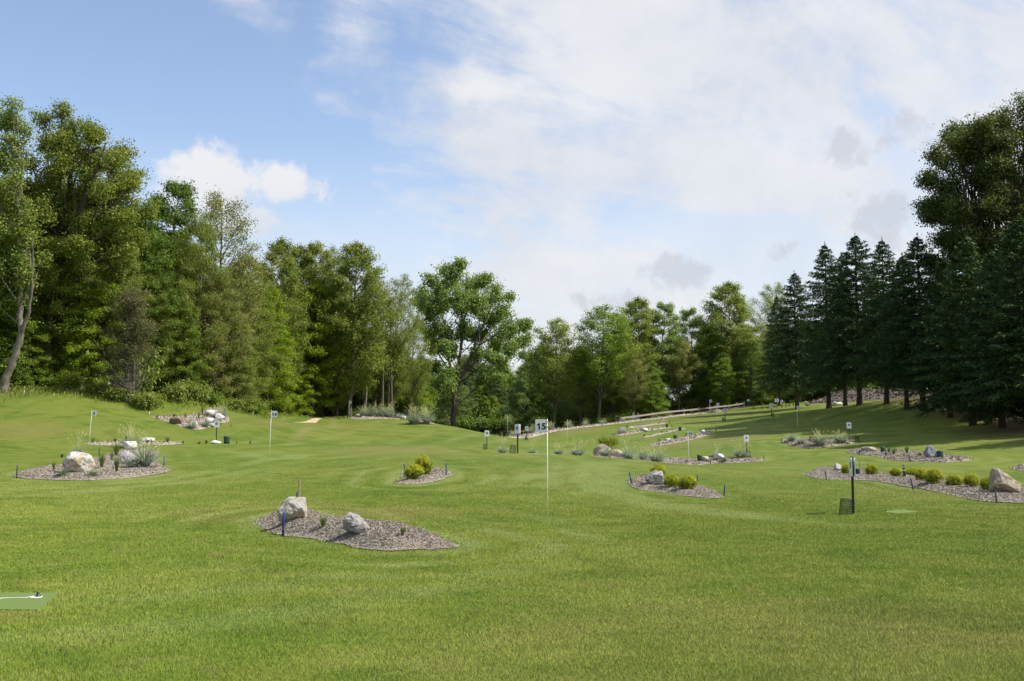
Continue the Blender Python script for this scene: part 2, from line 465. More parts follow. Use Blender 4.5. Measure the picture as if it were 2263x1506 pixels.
right = t.ss(AZ, -17, 2)
low = t.ss(EL, 13.5, 6)
leftlow = t.m('MULTIPLY', low, t.ss(AZ, -24, -12))
wisp = t.m('MAXIMUM', t.m('MAXIMUM', blob(-8.3, 21.6, 5.2, 4.2), blob(-15.5, 22.5, 5.5, 3.0, -25)), blob(-3.4, 19.0, 5.0, 4.5))
cov = t.m('MAXIMUM', t.m('MULTIPLY', right, .86), t.m('MULTIPLY', leftlow, .66))
cov = t.m('MAXIMUM', cov, t.m('MULTIPLY', t.m('MAXIMUM', wisp, 0.), .72))
n = t.m('ADD', t.m('MULTIPLY', streak, .72), t.m('ADD', t.m('MULTIPLY', veil, .5), t.m('MULTIPLY', puff, .30)))
cov = t.m('ADD', cov, t.m('MULTIPLY', t.m('SUBTRACT', n, .78), 3.6))
cov = t.m('SUBTRACT', cov, t.m('MULTIPLY', t.m('MAXIMUM', blob(3.0, 17.6, 7.5, 3.2, -8), 0.), .55))   # bluer gap right of the middle
ca = t.ss(cov, .08, .95)
ca = t.m('MAXIMUM', t.m('MULTIPLY', ca, .93), t.m('MULTIPLY', t.ss(t.m('SUBTRACT', EL, t.m('MULTIPLY', t.m('MAXIMUM', AZ, 0.), .35)), 17, 4), .70))
# cumulus over the left trees
pn = t.m('ADD', t.m('MULTIPLY', t.m('SUBTRACT', puff, .5), 2.4), t.m('MULTIPLY', t.m('SUBTRACT', fine, .5), .9))
cu = t.m('MAXIMUM', blob(-16.2, 13.1, 3.7, 3.4), t.m('MAXIMUM', blob(-12.9, 13.3, 3.0, 2.0, 12), blob(-15.2, 11.2, 4.6, 1.7)))
cum = t.m('MULTIPLY', t.ss(t.m('ADD', cu, t.m('MULTIPLY', pn, 1.0)), .08, .46), t.ss(EL, 8.2, 12.2))
cum2 = blob(-2.5, 19.0, 4.2, 2.6, 20)
cumb = t.ss(t.m('ADD', cum2, t.m('MULTIPLY', pn, .8)), .25, .8)
# grey cloud scraps on the right
gr = None
for b_ in ((22.0, 15.6, 2.0, 1.3, -25), (19.0, 15.0, 1.0, 1.2, 0), (10.4, 8.6, 2.4, .8, 14), (15.3, 9.7, 1.7, 1.1, 0), (21.0, 11.2, 2.2, 1.8, 35), (5.5, 7.0, 2.4, .6, 0)):
    k = blob(*b_); gr = k if gr is None else t.m('MAXIMUM', gr, k)
grey = t.ss(t.m('ADD', gr, t.m('MULTIPLY', t.m('ADD', pn, t.m('MULTIPLY', t.m('SUBTRACT', fine, .5), 1.2)), 1.9)), .0, 1.0)
shade = t.m('ADD', t.m('MULTIPLY', t.m('SUBTRACT', puff, .5), .5), t.m('MULTIPLY', t.m('SUBTRACT', veil, .5), .7))
hs = t.new('ShaderNodeHueSaturation'); t.l.new(sky.outputs[0], hs.inputs['Color']); hs.inputs['Saturation'].default_value = SKY_SAT; hs.inputs['Value'].default_value = SKY_VAL
white = t.mix(t.ss(shade, -.22, .16), (3.45, 3.6, 3.95), (4.3, 4.32, 4.45))
c = t.mix(ca, t.mix(1., hs.outputs[0], (1.15, 1.04, .98), 'MULTIPLY'), white)
cw = t.mix(t.ss(t.m('ADD', EL, t.m('MULTIPLY', puff, 5.)), 12.0, 16.5), (3.6, 3.8, 4.15), (4.4, 4.4, 4.45))
c = t.mix(t.m('MULTIPLY', t.m('MAXIMUM', cum, t.m('MULTIPLY', cumb, .75)), .93), c, cw)
c = t.mix(t.m('MULTIPLY', grey, .58), c, (2.75, 2.9, 3.3))
t.l.new(c, bg.inputs[0])
scene.view_settings.view_transform = 'Standard'
scene.view_settings.look = 'None'
scene.view_settings.gamma = 1.0
scene.view_settings.use_curve_mapping = False
scene.view_settings.exposure = EXPOSURE
scene.cycles.max_bounces = 6; scene.cycles.diffuse_bounces = 3; scene.cycles.transmission_bounces = 3; scene.cycles.glossy_bounces = 2
scene.cycles.transparent_max_bounces = 4
scene.cycles.use_denoising = True
scene.cycles.use_adaptive_sampling = True
scene.cycles.adaptive_threshold = .02
# ------------------------------------------------------------------ beds: outlines read from the photograph, laid on the terrain
def P2(pts, D=None):
    out = []
    for p in pts:
        out.append(hit(p[0], p[1], p[2] if len(p) > 2 else D)[:2])
    return np.array(out)

def catmull(P, n=4):
    P = np.asarray(P); m = len(P); out = []
    for i in range(m):
        p0, p1, p2, p3 = P[i - 1], P[i], P[(i + 1) % m], P[(i + 2) % m]
        for k in range(n):
            s = k / n
            out.append(.5 * ((2 * p1) + (-p0 + p2) * s + (2 * p0 - 5 * p1 + 4 * p2 - p3) * s * s + (-p0 + 3 * p1 - 3 * p2 + p3) * s ** 3))
    return np.array(out)

def inside(poly, X, Y):
    X = np.asarray(X); Y = np.asarray(Y); r = np.zeros(X.shape, bool)
    a = poly; b = np.roll(poly, -1, 0)
    for (x0, y0), (x1, y1) in zip(a, b):
        if y0 == y1: continue
        c = ((y0 > Y) != (y1 > Y)) & (X < (x1 - x0) * (Y - y0) / (y1 - y0) + x0)
        r ^= c
    return r

def dist_poly(poly, X, Y):
    X = np.asarray(X, float); Y = np.asarray(Y, float); best = np.full(X.shape, 1e9)
    for (x0, y0), (x1, y1) in zip(poly, np.roll(poly, -1, 0)):
        dx, dy = x1 - x0, y1 - y0; L = dx * dx + dy * dy + 1e-9
        s = np.clip(((X - x0) * dx + (Y - y0) * dy) / L, 0, 1)
        best = np.minimum(best, np.hypot(X - x0 - s * dx, Y - y0 - s * dy))
    return best

BEDS = {}
def bed_poly(key, pts, D=None):
    BEDS[key] = catmull(P2(pts, D), 4)

# tuples are photo pixels, a third number is the depth where the ground there is hidden behind a crest
bed_poly('near', [(565,1155),(590,1147),(613,1139),(650,1133),(681,1131),(709,1139),(735,1153),(757,1160),(790,1165),(818,1169),(847,1170),(873,1173),(905,1177),(945,1184),(980,1195),(1009,1208),(996,1213),(950,1216),(905,1217),(852,1219),(786,1212),(719,1197),(680,1192),(640,1187),(600,1179),(580,1168)])
bed_poly('left', [(33,1053),(50,1045),(88,1038),(131,1033),(175,1026),(212,1017),(242,1004),(272,997),(300,995),(328,997),(346,999),(351,1005),(340,1014),(353,1029),(371,1038),(366,1045),(303,1055),(252,1060),(177,1063),(101,1061),(50,1058)])
bed_poly('small', [(875,1068),(889,1059),(889,1047),(905,1041),(945,1037),(969,1037),(990,1042),(996,1049),(980,1059),(953,1067),(919,1071),(892,1071)])
bed_poly('middle', [(1389,1067),(1398,1059),(1412,1056),(1435,1056),(1479,1060),(1515,1068),(1541,1077),(1567,1083),(1587,1091),(1601,1100),(1583,1102),(1539,1100),(1491,1094),(1439,1086),(1406,1081),(1392,1073)])
bed_poly('right', [(1779,1051),(1791,1043),(1814,1038),(1845,1037),(1880,1038),(1907,1041),(1940,1049),(1976,1052),(2002,1055),(2066,1065),(2144,1076),(2169,1081),(2263,1087),(2330,1095),(2350,1106),(2310,1113),(2263,1113),(2195,1111),(2144,1105),(2092,1093),(2041,1082),(1989,1074),(1950,1066),(1912,1063),(1860,1061),(1809,1058)])
bed_poly('rightmid', [(1871,1000),(1886,996),(1907,995),(1950,997),(2002,998),(2041,1003),(2092,1008),(2128,1012),(2146,1018),(2118,1021),(2066,1023),(2002,1020),(1958,1016),(1938,1009),(1899,1005)])
bed_poly('rightback', [(1726,977),(1747,974),(1809,974),(1860,975),(1890,980),(1860,985),(1809,991),(1783,991),(1752,986)])
bed_poly('edge', [(2236,1038),(2252,1031),(2280,1028),(2330,1030),(2360,1037),(2330,1043),(2280,1043)])
bed_poly('long', [(1312,1004,58),(1345,1008,60),(1400,1013,61),(1440,1014),(1475,1014),(1509,1015),(1539,1017),(1599,1014),(1639,1014),(1668,1014),(1686,1016),(1686,1019),(1639,1024),(1569,1026),(1499,1027,58),(1439,1027,57),(1395,1025,56),(1350,1017,55),(1315,1010,55)])
bed_poly('terrace_a', [(1433,985),(1449,979),(1479,975),(1509,968),(1539,961),(1565,955.5),(1579,955),(1575,959),(1549,968),(1519,975),(1489,981),(1459,986)])
bed_poly('terrace_b', [(1414,967.5),(1440,962.5),(1479,953.5),(1509,947.5),(1519,947),(1499,952),(1459,961),(1430,967.5)])
bed_poly('terrace_c', [(1354,961.5),(1380,957.5),(1420,949.5),(1459,945.5),(1479,944.5),(1479,946.5),(1440,952),(1390,960.5),(1362,964)])
bed_poly('terrace_d', [(1384,945.5),(1410,941.5),(1449,936.5),(1469,934.5),(1469,937.5),(1440,941),(1400,946.5)])
bed_poly('bank', [(1118,968,101),(1130,962,105),(1149,958,108),(1209,950,112),(1259,942,117),(1319,937,123),(1379,931,127),(1440,926,131),(1499,919,138),(1559,909,147),(1589,907,150),(1595,912,145),(1559,919,138),(1519,924,133),(1459,930,126),(1400,935,121),(1340,942,115),(1300,946,113),(1259,948,110),(1209,956,106),(1179,960,103),(1140,966,100),(1124,969,99)])
bed_poly('path', [(1440,925,133),(1499,918,140),(1559,908,149),(1620,899,154),(1655,899,154),(1650,903,150),(1592,909.5,148.5),(1559,910.5,146.5),(1500,920,137.2),(1445,927,130.7)])
bed_poly('slope', [(338,923),(373,920),(404,921),(442,914),(455,907),(480,905),(502,919),(505,931),(480,939),(442,950),(416,948),(373,934),(348,927)])
bed_poly('thin', [(187,980,-54),(227,978,-54),(303,977,-54),(378,978,-54),(405,980,-54),(378,983.5,-54),(300,984.5,-54),(252,985,-54),(202,984,-54)])
bed_poly('crown', [(775,920.5,109),(826,919,111),(866,920,111),(897,924,108),(887,926,106),(826,924.5,105.5),(786,923,106)])
bed_poly('knoll', [(900,935.5),(932,931.5),(958,934),(953,938),(905,938)])
bed_poly('bunker', [(648,933),(688,926.5),(730,921.6),(741,922.4),(741,926.4),(704,930.4),(688,934.4)])
bed_poly('hillside', [(1775,899,126),(1809,886,132),(1840,871,135),(1870,865,137),(1940,864,136),(2050,866,128),(2150,872,118),(2300,880,104),(2340,925,92),(2200,915,96),(2060,893,106),(1960,889,112),(1870,890,117)])

def terr_mesh_bed(key, name, mat, h, step, chips=0, chip_size=.05, kind=None, label=None, cat=None, edge=.35, seed=1, group=None):
    poly = BEDS[key]; rng = np.random.default_rng(seed)
    poly = poly + rng.normal(scale=min(.035, step * .25), size=poly.shape)
    lo, hi = poly.min(0) - .2, poly.max(0) + .2
    gx, gy = np.meshgrid(np.arange(lo[0], hi[0], step), np.arange(lo[1], hi[1], step))
    gx = gx.ravel() + rng.uniform(-.25, .25, gx.size) * step; gy = gy.ravel() + rng.uniform(-.25, .25, gy.size) * step
    k = inside(poly, gx, gy); gx, gy = gx[k], gy[k]
    k = dist_poly(poly, gx, gy) > step * .4; gx, gy = gx[k], gy[k]
    pts = [Vector(p) for p in poly] + [Vector(p) for p in zip(gx, gy)]
    nb = len(poly)
    v, e, f, _, _, _ = mgeo.delaunay_2d_cdt(pts, [(i, (i + 1) % nb) for i in range(nb)], [], 1, 1e-5)
    V = np.array([(p[0], p[1]) for p in v]); F = np.array([list(x) for x in f if len(x) == 3])
    a, b, c = V[F[:, 0]], V[F[:, 1]], V[F[:, 2]]
    neg = ((b - a)[:, 0] * (c - a)[:, 1] - (b - a)[:, 1] * (c - a)[:, 0]) < 0
    F[neg] = F[neg][:, ::-1]
    def zz(x, y):
        dd = dist_poly(poly, x, y)
        lump = np.array([mnoise.noise((p * 1.1, q * 1.1, seed)) for p, q in zip(x, y)])
        return height(x, y) + .012 + (h * smooth(-.05, edge, dd) + .02 * lump * smooth(0, .2, dd))
    z = zz(V[:, 0], V[:, 1])
    B = Buf(); B.add(np.column_stack([V, z]), None, F, .5)
    if chips:
        n = int(chips * (hi - lo).prod())
        cx = rng.uniform(lo[0], hi[0], n); cy = rng.uniform(lo[1], hi[1], n)
        k = inside(poly, cx, cy); od = dist_poly(poly, cx, cy); k = k | (rng.random(len(cx)) < .55 * np.exp(-od / .045)); cx, cy = cx[k], cy[k]
        k = rng.random(len(cx)) < .25 + smooth(0, .15, dist_poly(poly, cx, cy)); cx, cy = cx[k], cy[k]
        cz = zz(cx, cy) + chip_size * .25
        N = rng.normal(size=(len(cx), 3)) * .55 + (0, 0, 1)
        B.leaves(np.column_stack([cx, cy, cz]), N, chip_size * rng.uniform(.6, 1.5, len(cx)), rng, .38, rng.random(len(cx)))
    me = B.mesh(name, mat)
    o = obj(name, me); tag(o, label, cat, group, kind)
    return o
BED_H = {}
for args in (
 ('near', .20, .12, 3800, .030, 'mounded mulch bed nearest the front holding two boulders and a blue stake'),
 ('left', .12, .18, 1300, .045, 'mulch bed with a big tan faced boulder and blue grey grass below flag 3'),
 ('small', .10, .12, 1500, .042, 'small mulch bed under a lone golden conifer between two blue stakes'),
 ('middle', .12, .14, 1500, .042, 'oval mulch bed with a grey slab boulder and golden shrubs in front of flag 16'),
 ('right', .13, .18, 1300, .045, 'long mulch bed carrying a row of golden shrubs and a big tan boulder'),
 ('rightmid', .10, .22, 350, .09, 'mulch bed with a pointed blue grey boulder and a green box'),
 ('rightback', .10, .25, 220, .11, 'mulch bed with blue grey grass clumps beside a post sign near the shade'),
 ('edge', .10, .25, 300, .08, 'bare corner of a mulch bed cut off by the photo edge'),
 ('long', .10, .25, 300, .09, 'long mulch bed behind the near rise with boulders, grass clumps and green box'),
 ('terrace_a', .08, .4, 60, .14, 'thin curved mulch strip with two white rocks just behind flag 16'),
 ('terrace_b', .06, .4, 50, .14, 'narrow mulch strip with small tufts ending at a green box on the terraces'),
 ('terrace_c', .06, .4, 50, .14, 'narrow mulch strip with a grey upright rock and a white rock'),
 ('terrace_d', .06, .4, 50, .14, 'farthest thin mulch strip running up to a standing pale rock'),
 ('bank', .15, .5, 30, .2, 'long mulch bank with grass clumps rising beside the pond to the rail fence'),
 ('slope', .10, .25, 200, .11, 'mulch patch with a heap of white rocks on the left grass slope'),
 ('thin', .06, .3, 120, .1, 'thin mulch strip with low tufts behind the left boulder bed'),
 ('crown', .08, .35, 40, .16, 'thin mulch bed with grass clumps on top of the central mound'),
 ('knoll', .08, .3, 60, .14, 'little mulch patch under two big grass clumps on the mound')):
    key, h, step, chips, cs, lab = args
    BED_H[key] = h
    terr_mesh_bed(key, 'mulch_bed', M_MULCH, h, step, chips, cs, None, lab, 'mulch bed', .5 if h > .15 else .35, len(key))
terr_mesh_bed('bunker', 'sand_bunker', M_SAND, .02, .3, 0, .1, None, 'pale sand bunker on the mound below the left trees', 'sand bunker')
terr_mesh_bed('path', 'path', M_GRAVEL, .02, .5, 20, .15, 'structure')
terr_mesh_bed('hillside', 'mulch_hillside', M_BANK_SHADED, .25, .8, 12, .3, None, 'bare taupe mulch hillside seen between the spruce trunks', 'mulch bank', 2.0)

# ------------------------------------------------------------------ forest edges (world polylines) and needle litter
LEFT_EDGE = np.array([(-60, 58), (-44, 64), (-35.5, 69), (-27.5, 71), (-24.5, 77), (-24.0, 88), (-22.5, 104), (-17.6, 114), (-13.5, 119), (-11, 128)])
LEFT_WOOD = np.array(list(map(tuple, LEFT_EDGE)) + [(-14, 140), (-50, 160), (-120, 160), (-120, 58)])
RIGHT_WOOD = np.array([(3, 150), (9, 146), (16, 146), (24, 150), (31, 158), (36, 160), (60, 152), (110, 140), (110, 200), (10, 200)])
LITTER = catmull(P2([(1990,903,88),(2060,909,80),(2150,930,71),(2230,958,60),(2300,985,54)], None), 1)
LITTER = np.vstack([LITTER, [(60, 50), (60, 78), (48, 100), (36, 104)]])

BALL = np.array([x for x in (
 (0,1506,0),)])
def grid_axis(segs):
    out = []
    for a, b, s in segs: out.append(np.arange(a, b, s))
    return np.concatenate(out)
gx = np.concatenate([[-3000, -1800, -1000, -600, -380, -260, -190, -150], np.arange(-120, -56, 2.5), np.arange(-56, -24, .7), np.arange(-24, 30, .3), np.arange(30, 62, .7), np.arange(62, 125, 2.5), [130, 160, 200, 270, 400, 600, 1000, 1800, 3000]])
gy = np.concatenate([[-800, -300, -120, -60, -30, -15, -8, -4], np.arange(-2, 48, .3), np.arange(48, 112, .42), np.arange(112, 175, 1.0), np.arange(175, 290, 3.5), [300, 320, 350, 400, 500, 700, 1100, 1800, 3200]])
GX, GY = np.meshgrid(gx, gy, indexing='ij')
GZ = height(GX, GY)
near = (np.abs(GX) < 60) & (GY < 115) & (GY > -5)
nv = np.zeros(GX.shape)
ii = np.where(near)
nv[ii] = [mnoise.noise((a * .45, b * .45, 3.)) * .02 + mnoise.noise((a * 1.4, b * 1.4, 9.)) * .008 for a, b in zip(GX[ii], GY[ii])]
GZ = GZ + nv
MOW = np.zeros(GX.shape); DRY = np.zeros(GX.shape); LIT = np.zeros(GX.shape)
dmin = np.full(GX.shape, 1e9)
for key in ('near', 'left', 'small', 'middle', 'right', 'rightmid', 'rightback', 'long'):
    dd = dist_poly(BEDS[key][::2], GX[near], GY[near]); dmin[near] = np.minimum(dmin[near], dd)
    for bk in ('near', 'small', 'middle'):
        pass
def lane(d, w): return np.sin(2 * np.pi * d / w)
ring = lane(dmin, 1.15) * smooth(4.6, .4, dmin) * .9
# straight mower lanes up the central mound and across the valley
rotd = GX * math.cos(.10) - GY * math.sin(.10)
lanes = lane(rotd + .4 * np.sin(GY * .13), 2.6) * .55 * smooth(24, 36, GY)
rotd2 = GX * .35 + GY * .94
lanes2 = lane(rotd2 + .8 * np.sin(GX * .2), 3.4) * .6 * smooth(8, 16, GX) * smooth(40, 60, GY)
brk = np.zeros(GX.shape); brk[near] = [mnoise.fractal((a * .16, b * .16, 5.), 1., 2., 3) for a, b in zip(GX[near], GY[near])]
amp = np.clip(.55 + 1.1 * brk, 0, 1.25)
MOW = np.where(near, (ring + np.where(GX > 8, lanes2, lanes * (1 - smooth(4.6, 2, dmin)))) * amp, 0)
# swept pale wheel tracks left by the mower in the middle of the field
for cx_, cy_, r_, w_, a0, a1 in ((-3.4, 38, 5.0, .5, -1.2, 1.3), (-3.2, 38, 6.3, .45, -1.2, 1.5), (-4.2, 36, 7.8, .5, -1.0, 1.1), (9.0, 30, 8.2, .5, -1.6, .8), (9.2, 30, 9.6, .45, -1.5, .4),
                                (-6.5, 18, 6.2, .4, -1.4, .7), (-6.5, 18, 7.6, .45, -1.5, .9), (15, 33, 12, .5, 2.0, 4.0), (16, 33, 13.4, .5, 2.2, 4.2), (-22, 40, 11.5, .5, -1.3, 1.2), (-22, 40, 13, .5, -1.2, 1.0)):
    rr = np.hypot(GX - cx_, (GY - cy_) / 1.35); th = np.arctan2((GY - cy_) / 1.35, GX - cx_) % (2 * np.pi)
    aa = (th - a0) % (2 * np.pi); win = smooth(0, .35, aa) * smooth(a1 - a0, a1 - a0 - .35, aa)
    MOW = MOW + np.exp(-((rr - r_) / w_) ** 2) * win * (.95 if cy_ > 25 else .5) * np.where(near, np.clip(.7 + brk, .1, 1.3), 0)
dryn = np.zeros(GX.shape); dryn[near] = [mnoise.fractal((a * .09 + 4, b * .09, 11.), 1., 2., 4) for a, b in zip(GX[near], GY[near])]
DRY = np.where(near, smooth(.12, .7, dryn + .16 * smooth(14, 6, GY) + .25 * smooth(-18, -34, GX)) * .6, .2)
fair = catmull(P2([(600,980,62),(650,962,76),(700,945,90),(745,934,102),(772,936,101),(735,955,84),(690,972,70),(640,984,61)]), 3)
DRY[near] = np.maximum(DRY[near], .75 * smooth(.2, 1.2, np.where(inside(fair, GX[near], GY[near]), dist_poly(fair, GX[near], GY[near]), 0)))
MOW[near] += .9 * smooth(.2, 1.5, np.where(inside(fair, GX[near], GY[near]), dist_poly(fair, GX[near], GY[near]), 0))
def soft(poly, w):
    k = inside(poly, GX, GY); d_ = np.zeros(GX.shape)
    box = (GX > poly[:, 0].min() - w) & (GX < poly[:, 0].max() + w) & (GY > poly[:, 1].min() - w) & (GY < poly[:, 1].max() + w)
    d_[box] = dist_poly(poly, GX[box], GY[box])
    return np.where(box, smooth(-w, w, np.where(k, d_, -d_)), 0.)
FARW = np.array([(-150, 262), (-10, 258), (30, 252), (140, 215), (140, 420), (-150, 420)])
LIT = np.maximum.reduce([soft(FARW, 2.), soft(LEFT_WOOD, 1.5), soft(RIGHT_WOOD, 2.), soft(LITTER, 2.5)])
LIT = np.clip(LIT + .5 * brk * (LIT > .02) * (LIT < .98), 0, 1)
ni, nj = GX.shape
idx = np.arange(ni * nj).reshape(ni, nj)
Q = np.stack([idx[:-1, :-1], idx[1:, :-1], idx[1:, 1:], idx[:-1, 1:]], -1).reshape(-1, 4)
me = mk_mesh('ground', np.column_stack([GX.ravel(), GY.ravel(), GZ.ravel()]), [Q], M_LAWN, np.full(GX.size, .45), True,
             {'mow': MOW.ravel(), 'dry': DRY.ravel(), 'litter': LIT.ravel()})
tag(obj('ground', me), kind='structure')

def gsample(A, x, y):
    i = np.clip(np.searchsorted(gx, x) - 1, 0, ni - 2); j = np.clip(np.searchsorted(gy, y) - 1, 0, nj - 2)
    u = (x - gx[i]) / (gx[i + 1] - gx[i]); v = (y - gy[j]) / (gy[j + 1] - gy[j])
    return A[i, j] * (1 - u) * (1 - v) + A[i + 1, j] * u * (1 - v) + A[i, j + 1] * (1 - u) * v + A[i + 1, j + 1] * u * v

# water
wy = np.array([(x, y) for x, y in ((-80, 105), (30, 105), (30, 275), (-80, 275))], float)
me = mk_mesh('water', [(x, y, WATER_Z) for x, y in wy], [[[0, 1, 2, 3]]], M_WATER)
tag(obj('water', me), kind='structure')

# tee mats (outline in photo pixels); blades keep off them
MATS = [([(-60,1312),(132,1313),(86,1351),(-110,1349)], 'flat green tee mat with a white cord and black peg at the left front', True),
        ([(1948,1131),(2000,1128),(2032,1133),(1980,1137)], 'green tee mat in the grass right of the near post sign', False),
        ([(1178,1007.2),(1226,1007.2),(1228,1004.6),(1180,1004.6)], 'pale green tee mat on the crest behind flag 15', False),
        ([(1884,985.6),(1925,985.6),(1922,983.6),(1887,983.6)], 'small tee mat in the grass by the bin below the spruces', False)]
MATP = [P2(mm[0]) for mm in MATS]

if GRASS:
    rng = np.random.default_rng(3)
    Nn = 3000000
    r0, r1 = 5.5, 52.0
    u = rng.random(Nn); ex = .45                      # pdf of r ~ r^(ex-1)
    r = (r0 ** ex + u * (r1 ** ex - r0 ** ex)) ** (1 / ex)
    th = rng.uniform(-.53, .53, Nn)
    x = r * np.sin(th); y = r * np.cos(th)
    k = rng.random(Nn) < smooth(50, 17, r); x, y, r = x[k], y[k], r[k]
    k = rng.random(len(x)) < GRASS_KEEP; x, y, r = x[k], y[k], r[k]
    bad = np.zeros(len(x), bool)
    for key in ('near', 'left', 'small', 'middle', 'right', 'rightmid', 'edge', 'long'):
        p_ = BEDS[key]; bx = (x > p_[:, 0].min()) & (x < p_[:, 0].max()) & (y > p_[:, 1].min()) & (y < p_[:, 1].max())
        b_ = np.zeros(len(x), bool); b_[bx] = inside(p_, x[bx], y[bx]); bad |= b_
    for p_ in MATP:
        bx = (x > p_[:, 0].min()) & (x < p_[:, 0].max()) & (y > p_[:, 1].min()) & (y < p_[:, 1].max())
        b_ = np.zeros(len(x), bool); b_[bx] = inside(p_, x[bx], y[bx]); bad |= b_
    x, y, r = x[~bad], y[~bad], r[~bad]
    n_ = len(x)
    z = gsample(GZ, x, y)
    patch = np.sin(x * .9 + 1.3 * np.sin(y * .7)) * np.sin(y * 1.1 + x * .3)
    hgt = rng.uniform(.012, .026, n_) * (1 + .2 * patch) * (.55 + .45 * smooth(45, 15, r)) * (1 + .25 * gsample(MOW, x, y).clip(-1, 1) * -1) + .004
    hgt = np.where(rng.random(n_) < .03, hgt * 1.7, hgt)
    wd = .0019 * np.maximum(1, r / 6.5) ** .9
    az = rng.uniform(0, 2 * np.pi, n_); la = rng.uniform(0, 2 * np.pi, n_); ln = rng.uniform(.1, .9, n_) * hgt
    bx_, by_ = np.cos(az) * wd, np.sin(az) * wd
    V = np.empty((n_, 3, 3), np.float32)
    V[:, 0] = np.column_stack([x - bx_, y - by_, z - .004]); V[:, 1] = np.column_stack([x + bx_, y + by_, z - .004])
    V[:, 2] = np.column_stack([x + np.cos(la) * ln, y + np.sin(la) * ln, z + hgt])
    rp = lambda a: np.repeat(a, 3)
    var = rng.normal(.5, .12, n_).clip(.1, 1.0)
    me = mk_mesh('grass_blades', V.reshape(-1, 3), [np.arange(3 * n_).reshape(n_, 3)], M_LAWN, rp(var), False,
                 {'mow': rp(gsample(MOW, x, y)), 'dry': rp((gsample(DRY, x, y) + (rng.random(n_) < .10) * .7).clip(0, 1)), 'litter': rp(np.zeros(n_)), 'blade': np.ones(3 * n_)})
    tag(obj('grass_blades', me), 'short mown lawn grass covering the ground', 'grass', None, 'stuff')
# ------------------------------------------------------------------ things in the field
def size_at(px_len, D):
    return px_len * D / F_PX

def ground_in_bed(x, y):
    z = hz(x, y)
    for key, h in BED_H.items():
        p_ = BEDS[key]
        if p_[:, 0].min() < x < p_[:, 0].max() and p_[:, 1].min() < y < p_[:, 1].max() and inside(p_, np.array([x]), np.array([y]))[0]:
            dd = dist_poly(p_, np.array([x]), np.array([y]))[0]
            return z + .012 + h * float(smooth(-.05, .5 if h > .15 else .35, dd))
    return z

def base(px, py, D=None):
    """ground point under photo pixel; on a bed the mound lifts it, so step the pixel until the lifted point is the one seen"""
    p = hit(px, py, D)
    if D is None:
        off = 0.0
        for _ in range(9):
            lift = ground_in_bed(p[0], p[1]) - hz(p[0], p[1])
            if lift < .008 and off < .5: break
            off += .5 * (lift * F_PX / p[1] - off)
            p = hit(px, py + off)
    return np.array([p[0], p[1], ground_in_bed(p[0], p[1])])

# ---- numerals as meshes
def text_mesh(s, size, depth, mat, bold=0.0, sx=1.0, name='digits'):
    cu = bpy.data.curves.new('numeral', 'FONT'); cu.body = s; cu.size = size; cu.extrude = depth; cu.offset = bold
    cu.align_x = 'CENTER'; cu.align_y = 'CENTER'; cu.resolution_u = 3
    o = bpy.data.objects.new('numeral', cu); COL.objects.link(o)
    dg = bpy.context.evaluated_depsgraph_get()
    me = bpy.data.meshes.new_from_object(o.evaluated_get(dg)); me.name = name
    bpy.data.objects.remove(o); bpy.data.curves.remove(cu)
    xs = [v.co for v in me.vertices]
    cx_ = (min(c.x for c in xs) + max(c.x for c in xs)) / 2; cy_ = (min(c.y for c in xs) + max(c.y for c in xs)) / 2
    me.transform(Matrix.Rotation(math.pi / 2, 4, 'X') @ Matrix.Diagonal((sx, 1, 1, 1)) @ Matrix.Translation((-cx_, -cy_, 0)))
    me.materials.clear(); me.materials.append(mat)
    return me

DIGITS = {}
def put_digits(num, size, mat, par, loc, bold):
    """each numeral is a mesh of its own; the 1 is drawn as a plain grotesque stroke with a flag"""
    for i, ch in enumerate(num):
        key = (ch, size, mat.name)
        if key not in DIGITS:
            if ch == '1':
                h = size * .74; w = size * .17; f = size * .20
                P = [(-w / 2, -h / 2), (w / 2, -h / 2), (w / 2, h / 2), (-w * .30, h / 2), (-w / 2 - f * .35, h * .36), (-w / 2 - f, h * .27), (-w / 2 - f, h * .12), (-w / 2, h * .20)]
                n = len(P); V = [(x + f * .35, -.0012, z) for x, z in P] + [(x + f * .35, .0012, z) for x, z in P]
                DIGITS[key] = mk_mesh('digit', V, [[[i_, i_ + n, (i_ + 1) % n + n, (i_ + 1) % n] for i_ in range(n)], [list(range(n))], [list(range(2 * n - 1, n - 1, -1))]], mat)
            else: DIGITS[key] = text_mesh(ch, size, .0015, mat, bold, 1.12, 'digit')
        obj('digit', DIGITS[key], par, (loc[0] + (i - (len(num) - 1) / 2) * size * .60, loc[1], loc[2]))

def rounded_plate(w, h, th, rc, mat, name, top_only=0.0):
    """upright plate in XZ centred on the origin, thickness along Y, rounded corners (top ones by top_only when given)"""
    rt = top_only or rc; pts = []
    for cx_, cz_, r_, a0 in ((w / 2 - rt, h / 2 - rt, rt, 0), (-w / 2 + rt, h / 2 - rt, rt, 90), (-w / 2 + rc, -h / 2 + rc, rc, 180), (w / 2 - rc, -h / 2 + rc, rc, 270)):
        for k in range(5): pts.append((cx_ + r_ * math.cos(R(a0 + k * 22.5)), cz_ + r_ * math.sin(R(a0 + k * 22.5))))
    n = len(pts)
    V = [(x, -th / 2, z) for x, z in pts] + [(x, th / 2, z) for x, z in pts]
    side = [[i, i + n, (i + 1) % n + n, (i + 1) % n] for i in range(n)]
    return mk_mesh(name, V, [side, [list(range(n))], [list(range(2 * n - 1, n - 1, -1))]], mat)

def disc_mesh(r, th, mat, name):
    B = Buf(); B.lathe([(0.0005, -th / 2), (r, -th / 2), (r, th / 2), (0.0005, th / 2)], 24)
    me = B.mesh(name, mat); me.transform(Matrix.Rotation(math.pi / 2, 4, 'X')); return me

